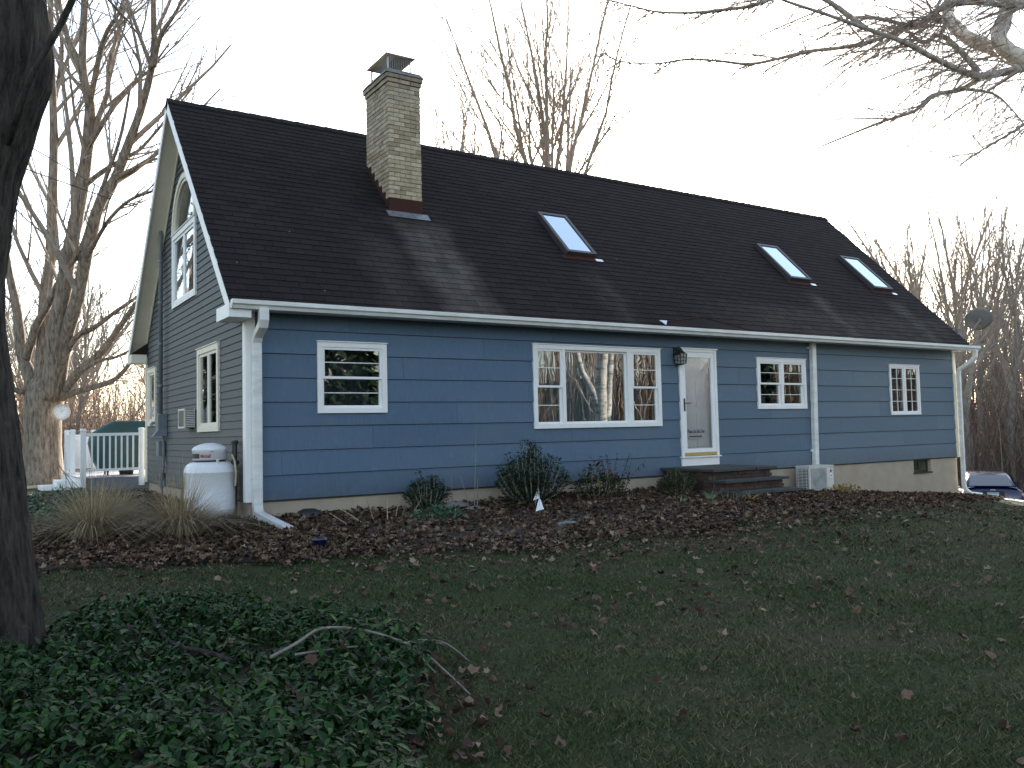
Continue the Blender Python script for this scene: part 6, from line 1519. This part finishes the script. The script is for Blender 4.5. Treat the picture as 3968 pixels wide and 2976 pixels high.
leafy_shrub('yellow_plant', 'yellow leaved plant catching sun on the lawn edge by the car', 15.75, -2.75, 0.25, 0.5, 22, 14, 0.05, 'yellow_leaf', 38, cat='plant')
leafy_shrub('yellow_plant', 'heap of yellowing leaves on the ground below the cooling unit', 11.7, -0.85, 0.42, 0.16, 30, 8, 0.07, 'yellow_leaf', 39, cat='plant')
def blades(name, label, cat, x, y, n, h, spread, wdt, mat, seed, droop=0.9):
    r_ = random.Random(seed); t_ = thing(name, label, cat, (x, y, ground(x, y))); g_ = ground(x, y)+0.01; mb = MB()
    for q in range(n):
        an = r_.uniform(0, 6.28); k_ = r_.random()**0.7; hh = h*r_.uniform(0.55, 1.1); o_ = Vector((math.cos(an), math.sin(an), 0)); p0 = Vector((x, y, g_))+o_*spread*0.18*r_.random()
        sd_ = Vector((-o_.y, o_.x, 0))*wdt*r_.uniform(0.6, 1.3)/2
        prev = None
        wob_ = Vector((r_.gauss(0, 0.05), r_.gauss(0, 0.05), 0))
        for s in range(5):
            t = s/4; p = p0+wob_*t+o_*spread*k_*t**1.5*1.0+Vector((0, 0, hh*(t-droop*0.5*k_*t*t*1.15)))
            wv = sd_*(1-t)**0.6 if s < 4 else sd_*0.08; a, b = p-wv, p+wv; mb.v += [tuple(a), tuple(b)]
            if s: m_ = len(mb.v); mb.f.append((m_-4, m_-3, m_-1, m_-2))
    o2 = mb.build('blades', mat, t_); o2['kind'] = 'stuff'; return t_
blades('ornamental_grass', 'tan clump of dry ornamental grass nearest the propane tank', 'grass clump', -1.05, -0.95, 1100, 1.05, 1.25, 0.007, 'straw', 51, 1.65)
blades('ornamental_grass', 'wide tan clump of dry ornamental grass beside the dark trunk', 'grass clump', -2.0, -0.75, 1250, 1.0, 1.3, 0.007, 'straw', 52, 1.65)
blades('ornamental_grass', 'dry grass clump behind the others along the gable', 'grass clump', -1.3, 2.2, 420, 0.75, 0.9, 0.008, 'straw', 53, 1.5)
leafy_shrub('perennial_clump', 'low green weeds behind the dry grasses beside the trunk', -2.6, 1.2, 0.7, 0.3, 60, 26, 0.06, 'perennial', 61, cat='plant')
leafy_shrub('perennial_clump', 'low green weeds at the foot of the deck', -1.9, 4.6, 0.8, 0.3, 60, 26, 0.06, 'perennial', 62, cat='plant')
blades('strap_plant', 'pale strappy leaves in the bed below the round boxwood', 'plant', 6.15, -1.95, 9, 0.22, 0.28, 0.03, 'strap_leaf', 54)
blades('strap_plant', 'tuft of upright green strap leaves left of the steps', 'plant', 6.75, -2.0, 12, 0.26, 0.16, 0.025, 'strap_leaf', 55, 0.5)
blades('strap_plant', 'yellowed strap leaves at the front of the brick steps', 'plant', 7.45, -2.2, 8, 0.22, 0.2, 0.025, 'yellow_leaf', 56, 0.8)
blades('strap_plant', 'single pale green blade in leaves beside the blue pot', 'plant', 0.15, -3.0, 4, 0.2, 0.08, 0.03, 'strap_leaf', 57, 0.4)
blades('strap_plant', 'pale curled blades lying left of the white flags', 'plant', 3.15, -1.5, 7, 0.12, 0.35, 0.025, 'straw', 58, 0.9)
def stalks(label, x, y, items, mat, cat='plant'):
    t_ = thing('dead_stalks', label, cat, (x, y, ground(x, y)))
    for (dx, dy, lx_, ly_, h, r) in items:
        p = Vector((x+dx, y+dy, ground(x+dx, y+dy)-0.02)); MB().tube([p, p+Vector((lx_*0.5, ly_*0.5, h*0.52)), p+Vector((lx_, ly_, h))], [r, r*0.85, r*0.5], 5).build('stalk', mat, t_)
    return t_
stalks('fan of cut straw coloured stalks in front of the small shrub', 1.45, -1.35, [(-0.3, -0.1, -0.42, 0.05, 0.30, 0.008), (-0.15, 0.05, -0.12, 0, 0.34, 0.008), (0, 0, 0.0, 0, 0.38, 0.009), (0.1, 0, 0.08, 0, 0.36, 0.007), (0.2, 0.05, 0.16, 0.05, 0.34, 0.007), (0.25, -0.05, 0.22, 0, 0.30, 0.008), (-0.5, -0.1, -0.3, 0.1, 0.22, 0.007)], 'straw')
stalks('tall thin bare stem standing before the wall left of the biggest shrub', 3.2, -0.62, [(0, 0, 0.06, 0.0, 1.25, 0.008), (-0.05, 0.03, -0.22, 0.05, 0.8, 0.006), (0.05, 0, 0.02, 0, 0.5, 0.012)], 'bark_grey')
stalks('single thin bare stem standing at the foundation by the small shrub', 3.0, -0.3, [(0, 0, 0.0, 0.0, 0.55, 0.006)], 'bark_grey')
stalks('thin dry stems leaning against the white deck post', -1.35, 7.2, [(0, 0, -0.5, 0.3, 1.0, 0.01), (0.15, 0, -0.75, 0.2, 0.95, 0.008), (-0.2, 0, 0.0, 0.1, 0.9, 0.008)], 'twig')
# ================================================================== PACHYSANDRA, LEAVES, GRASS
rng = np.random.default_rng(17)
PB = np.array([(-2.83, -5.27), (-2.74, -4.85), (-2.26, -4.7), (-1.63, -4.95), (-1.42, -5.4), (-1.0, -5.79), (-0.94, -6.42), (-0.97, -7.01), (-1.12, -7.59), (-1.32, -7.83), (-1.53, -8.25), (-2.0, -9.2), (-3.4, -9.0), (-4.6, -7.5), (-4.6, -5.2), (-3.4, -4.75)])
def inpoly(px, py, poly):
    ins_ = np.zeros(len(px), bool); j = len(poly)-1
    for i in range(len(poly)):
        xi, yi = poly[i]; xj, yj = poly[j]
        c = ((yi > py) != (yj > py)) & (px < (xj-xi)*(py-yi)/(yj-yi+1e-12)+xi); ins_ ^= c; j = i
    return ins_
px = rng.uniform(-4.6, -0.8, 7200); py = rng.uniform(-9.2, -4.1, 7200)
wob = 0.12*np.sin(px*7+py*3)+0.08*np.sin(py*9)
k_ = inpoly(px+wob, py+wob*0.7, PB) & (np.hypot(px-CAM.x, py-CAM.y) > 2.6); px, py = px[k_], py[k_]
n = len(px); ph = 0.13+0.07*np.sin(px*2.7+1)*np.sin(py*2.1)+rng.normal(0, 0.045, n); ph = np.clip(ph, 0.03, 0.3)
dens = 7; lt = [(0, 0, 0), (0.42, -0.20, 0.05), (0.78, -0.21, 0.02), (1.0, 0, -0.14), (0.78, 0.21, 0.02), (0.42, 0.20, 0.05), (0.55, 0, -0.02)]
lf = [(0, 1, 6), (1, 2, 6), (2, 3, 6), (3, 4, 6), (4, 5, 6), (5, 0, 6)]
pos = np.repeat(np.stack([px, py, gv(px, py)+ph], -1), dens, 0); nn = len(pos)
yw = np.tile(np.arange(dens)*2*math.pi/dens, n)+np.repeat(rng.uniform(0, 6.28, n), dens)+rng.normal(0, 0.2, nn)
pt = rng.normal(0.36, 0.42, nn); lay = np.tile(np.arange(dens) % 2, n); pos[:, 2] -= lay*0.025
V_, F_ = scatter(lt, lf, pos, rotmats(yw, pt, rng.normal(0, 0.25, nn)), rng.uniform(0.034, 0.08, nn))
o = link('pachysandra', npmesh('pachysandra', V_, F_), 'pachysandra'); o['kind'] = 'stuff'; o['label'] = 'glossy dark green pachysandra ground cover below the trunk'; o['category'] = 'ground cover'
# soil under the ground cover
pbs = MB(); pbs.v = [(float(a), float(b), ground(a, b)+0.012) for a, b in PB]+[(-2.6, -6.6, ground(-2.6, -6.6)+0.012)]
m_ = len(PB); pbs.f = [(i, (i+1) % m_, m_) for i in range(m_)]; pbs.build('ground_cover_soil', 'bed_soil', kind='structure')

# fallen maple leaves: lobed outline, curled
def leaf_template(seed):
    r_ = random.Random(seed); pts = []
    for i in range(11):
        a = -math.pi+2*math.pi*(i+0.5)/11; lob = (0.72, 0.9, 0.66, 0.98, 0.7, 1.08, 0.7, 0.98, 0.66, 0.9, 0.72)[i]
        r = 0.5*lob*r_.uniform(0.8, 1.12); x, y = r*math.cos(a), r*math.sin(a); z = (1.5 if seed % 2 else 0.5)*x*x*r_.uniform(0.5, 1.5)+(0.5 if seed % 2 else 1.7)*y*y*r_.uniform(0.4, 1.5)+r_.uniform(-0.07, 0.09); pts.append((x, y, z))
    return [(0, 0, 0)]+pts, [(0, i+1, (i+1) % 11+1) for i in range(11)]
TPL = [leaf_template(i) for i in range(6)]
def litter(px, py, zoff, size, mat, name, label, tilt=0.35):
    parts = []; n = len(px); z = gv(px, py)+zoff
    w_ = rng.integers(0, 6, n)
    for k in range(6):
        s = w_ == k; c = int(s.sum())
        if not c: continue
        parts.append(scatter(TPL[k][0], TPL[k][1], np.stack([px[s], py[s], z[s]], -1), rotmats(rng.uniform(0, 6.28, c), rng.normal(0, tilt, c), rng.normal(0, tilt, c)+(rng.random(c) < 0.3)*math.pi), rng.uniform(0.35, 1.2, c)*size))
    return cat_mesh(name, parts, mat, label, 'leaves')
vb = np.vectorize(bed_edge)
def bedpts(n, x0, x1, feather):
    x = rng.uniform(x0, x1, n); y0 = vb(x)-feather*np.abs(rng.normal(0, 1, n))**1.5; top = np.where(x < -0.05, 7.0, -0.02); y = y0+(top-y0)*rng.random(n)**1.15
    return x, y
xa, ya = bedpts(24000, -5, 12.0, 0.3); xl = rng.uniform(-5, 0.6, 7000); yl = vb(xl)-0.15+(2.6+0.15)*rng.random(7000)**1.1; kk = (yl < -0.02) | (xl < -0.05); xa = np.concatenate([xa, xl[kk]]); ya = np.concatenate([ya, yl[kk]]); xb, yb = bedpts(3600, 12.0, 17.4, 0.15)
sx_, sy_ = np.concatenate([xa, xb]), np.concatenate([ya, yb])
ok_ = ~((sx_ > 7.5) & (sx_ < 9.12) & (sy_ > -1.9)) & ~((np.hypot(sx_+0.4, sy_-0.42) < 0.36)) & ~((sx_ > 11) & (sx_ < 11.85) & (sy_ > -.54))
thin = 0.5+0.5*np.sin(sx_*1.9+0.5)*np.sin(sy_*2.3+sx_)          # bare patches of soil
ok_ &= (rng.random(len(sx_)) < 0.45+0.6*thin)
litter(sx_[ok_], sy_[ok_], 0.045+rng.random(int(ok_.sum()))*0.03, 0.082, 'dead_leaf', 'leaf_litter', 'brown fallen leaf litter covering the bed along the house')
n = 6800; lx_ = rng.uniform(-3, 16, n); e_ = vb(lx_); lyy = e_-np.abs(rng.exponential(0.75, n)); dd_ = np.hypot(lx_-CAM.x, lyy-CAM.y)
pk = (lyy > -11) & (rng.random(n) < 0.55*np.clip((lx_+1.5)/4, 0.12, 1)*np.clip((15-lx_)/5, 0.15, 1)*(0.25+1.1*(np.sin(lx_*2.1+lyy*1.3)*np.sin(lyy*2.9-lx_*0.7)*0.5+0.5))) & ~inpoly(lx_, lyy, PB)
litter(lx_[pk], lyy[pk], 0.028, 0.085, 'lawn_leaf', 'lawn_leaf_scatter', 'brown leaves scattered over the lawn near the bed')
n = 700; lx_ = rng.uniform(-2.5, 13, n); lyy = rng.uniform(-10.8, -3.5, n); pk = ~inpoly(lx_, lyy, PB) & (np.hypot(lx_-CAM.x, lyy-CAM.y) > 6.5)
litter(lx_[pk], lyy[pk], 0.03, 0.085, 'lawn_leaf', 'lawn_leaf_scatter', 'thin scatter of brown leaves farther out on the lawn')
n = 420; lx_ = rng.uniform(-4.3, -1.0, n); lyy = rng.uniform(-9, -4.3, n); pk = inpoly(lx_, lyy, PB) & (rng.random(n) < 0.16)
litter(lx_[pk], lyy[pk], 0.17, 0.085, 'dead_leaf', 'caught_leaves', 'brown leaves caught in the pachysandra', 0.6)
n = 95; t_ = rng.random(n); lx_ = -1.02+rng.normal(0, 0.17, n)-0.35*np.clip((-7.2-(-6.6-1.9*t_))/1.2, 0, 1); lyy = -6.9-1.5*t_
litter(lx_+0.12, lyy, 0.03, 0.085, 'lawn_leaf', 'drifted_leaves', 'drift of brown leaves along the ground cover edge', 0.6)
# the large leaves lying singly on the near lawn: things of their own
lm_ = []
for k in range(6):
    me_ = bpy.data.meshes.new('fallen_leaf'); me_.from_pydata(TPL[k][0], [], TPL[k][1]); me_.materials.append(MATS['lawn_leaf']); lm_.append(me_)
r_ = random.Random(41); c = 0
while c < 70:
    x, y = r_.uniform(-1.0, 4.5), r_.uniform(-10.2, -4.6)
    v_ = Vector((x, y, 0))-CAM; dpt = v_.dot(fwd)
    if inpoly(np.array([x]), np.array([y]), PB)[0] or dpt < 2.2 or dpt > 7.5 or abs(v_.dot(rgt))/dpt > 0.6: continue
    o_ = bpy.data.objects.new('fallen_leaf', lm_[r_.randrange(6)]); COL.objects.link(o_); o_.location = (x, y, ground(x, y)+0.032)
    s_ = r_.uniform(0.06, 0.105); o_.scale = (s_, s_, s_*1.2); o_.rotation_euler = (r_.gauss(0, 0.35)+(math.pi if r_.random() < 0.3 else 0), r_.gauss(0, 0.35), r_.uniform(0, 6.28))
    tag(o_, 'curled brown maple leaf lying singly on the near lawn', 'leaf', 'single fallen leaves on the near lawn'); c += 1
# fallen branches in the ground cover
def fallen(label, segs):
    a = segs[0][0][0]; t_ = thing('fallen_branch', label, 'branch', (a[0], a[1], ground(a[0], a[1])))
    for i, (pts, ra, rb) in enumerate(segs):
        P_ = smooth([Vector((x, y, ground(x, y)+h+random.uniform(-0.012, 0.012))) for (x, y, h) in pts]); m_ = len(P_)-1
        MB().tube(P_, [ra+(rb-ra)*i_/m_ for i_ in range(m_+1)], 7).build('stem' if i == 0 else 'side_branch', 'bark_dark' if len(segs) == 1 else 'bark_grey', t_, True)
fallen('bare forked branch lying across the right of the ground cover', [([(-1.75, -6.75, 0.15), (-1.59, -6.74, 0.20), (-1.42, -6.72, 0.25), (-1.2, -6.85, 0.24), (-0.97, -7.05, 0.17), (-0.92, -7.3, 0.10), (-0.9, -7.6, 0.03)], 0.011, 0.005), ([(-1.0, -7.03, 0.18), (-0.88, -7.04, 0.18), (-0.76, -7.08, 0.15), (-0.70, -7.25, 0.08)], 0.006, 0.003), ([(-0.95, -7.15, 0.15), (-1.03, -7.3, 0.16), (-1.06, -7.5, 0.14)], 0.005, 0.002), ([(-1.62, -6.8, 0.15), (-1.35, -6.85, 0.16), (-1.1, -6.98, 0.17)], 0.008, 0.005)])
fallen('short dark stick poking out of the ground cover near the trunk', [([(-2.2, -5.55, 0.24), (-2.2, -5.9, 0.17), (-2.15, -6.2, 0.145), (-2.03, -6.42, 0.13), (-1.9, -6.55, 0.10)], 0.010, 0.014)])

# lawn grass blades, denser near the camera
def grass():
    n = 330000
    u = rng.random(n); dpt = 2.0*(16.5/2.0)**u          # log spacing in depth keeps screen density even
    lat = rng.uniform(-0.66, 0.66, n)*dpt
    f2 = np.array([math.sin(YAW), math.cos(YAW)]); r2 = np.array([math.cos(YAW), -math.sin(YAW)])
    x = CAM.x+f2[0]*dpt+r2[0]*lat; y = CAM.y+f2[1]*dpt+r2[1]*lat
    k = (y < vb(x)+rng.normal(0, 0.12, n)) & ~inpoly(x, y, PB) & (x < 17); s = (x-18.4)*0.757-(y-0.3)*0.655; k &= s < 0
    k &= rng.random(n) < 0.55+0.45*np.sin(x*3.1+np.sin(y*2.2)*2)*np.sin(y*2.7+1)+0.25
    x, y, dpt = x[k], y[k], dpt[k]; n = len(x); z = gv(x, y)
    cl = 0.55+0.75*(0.5+0.5*np.sin(x*5.3+2*np.sin(y*3.7))*np.sin(y*6.1+1.5*np.sin(x*4.3))); h = rng.uniform(0.010, 0.03, n)*(1+0.03*dpt)*cl; wd_ = 0.0014+0.0005*dpt; an = rng.uniform(0, 6.28, n); la = rng.uniform(0, 6.28, n); le = h*rng.uniform(0.3, 2.2, n)
    V_ = np.zeros((n, 3, 3)); V_[:, 0] = np.stack([x-wd_*np.cos(an), y-wd_*np.sin(an), z-0.003], -1); V_[:, 1] = np.stack([x+wd_*np.cos(an), y+wd_*np.sin(an), z-0.003], -1); V_[:, 2] = np.stack([x+le*np.cos(la), y+le*np.sin(la), z+h], -1)
    o_ = link('lawn_grass', npmesh('lawn_grass', V_.reshape(-1, 3), np.arange(3*n).reshape(n, 3)), 'grass_blade'); o_['kind'] = 'stuff'; o_['label'] = 'short patchy late autumn lawn grass'; o_['category'] = 'grass'
grass()
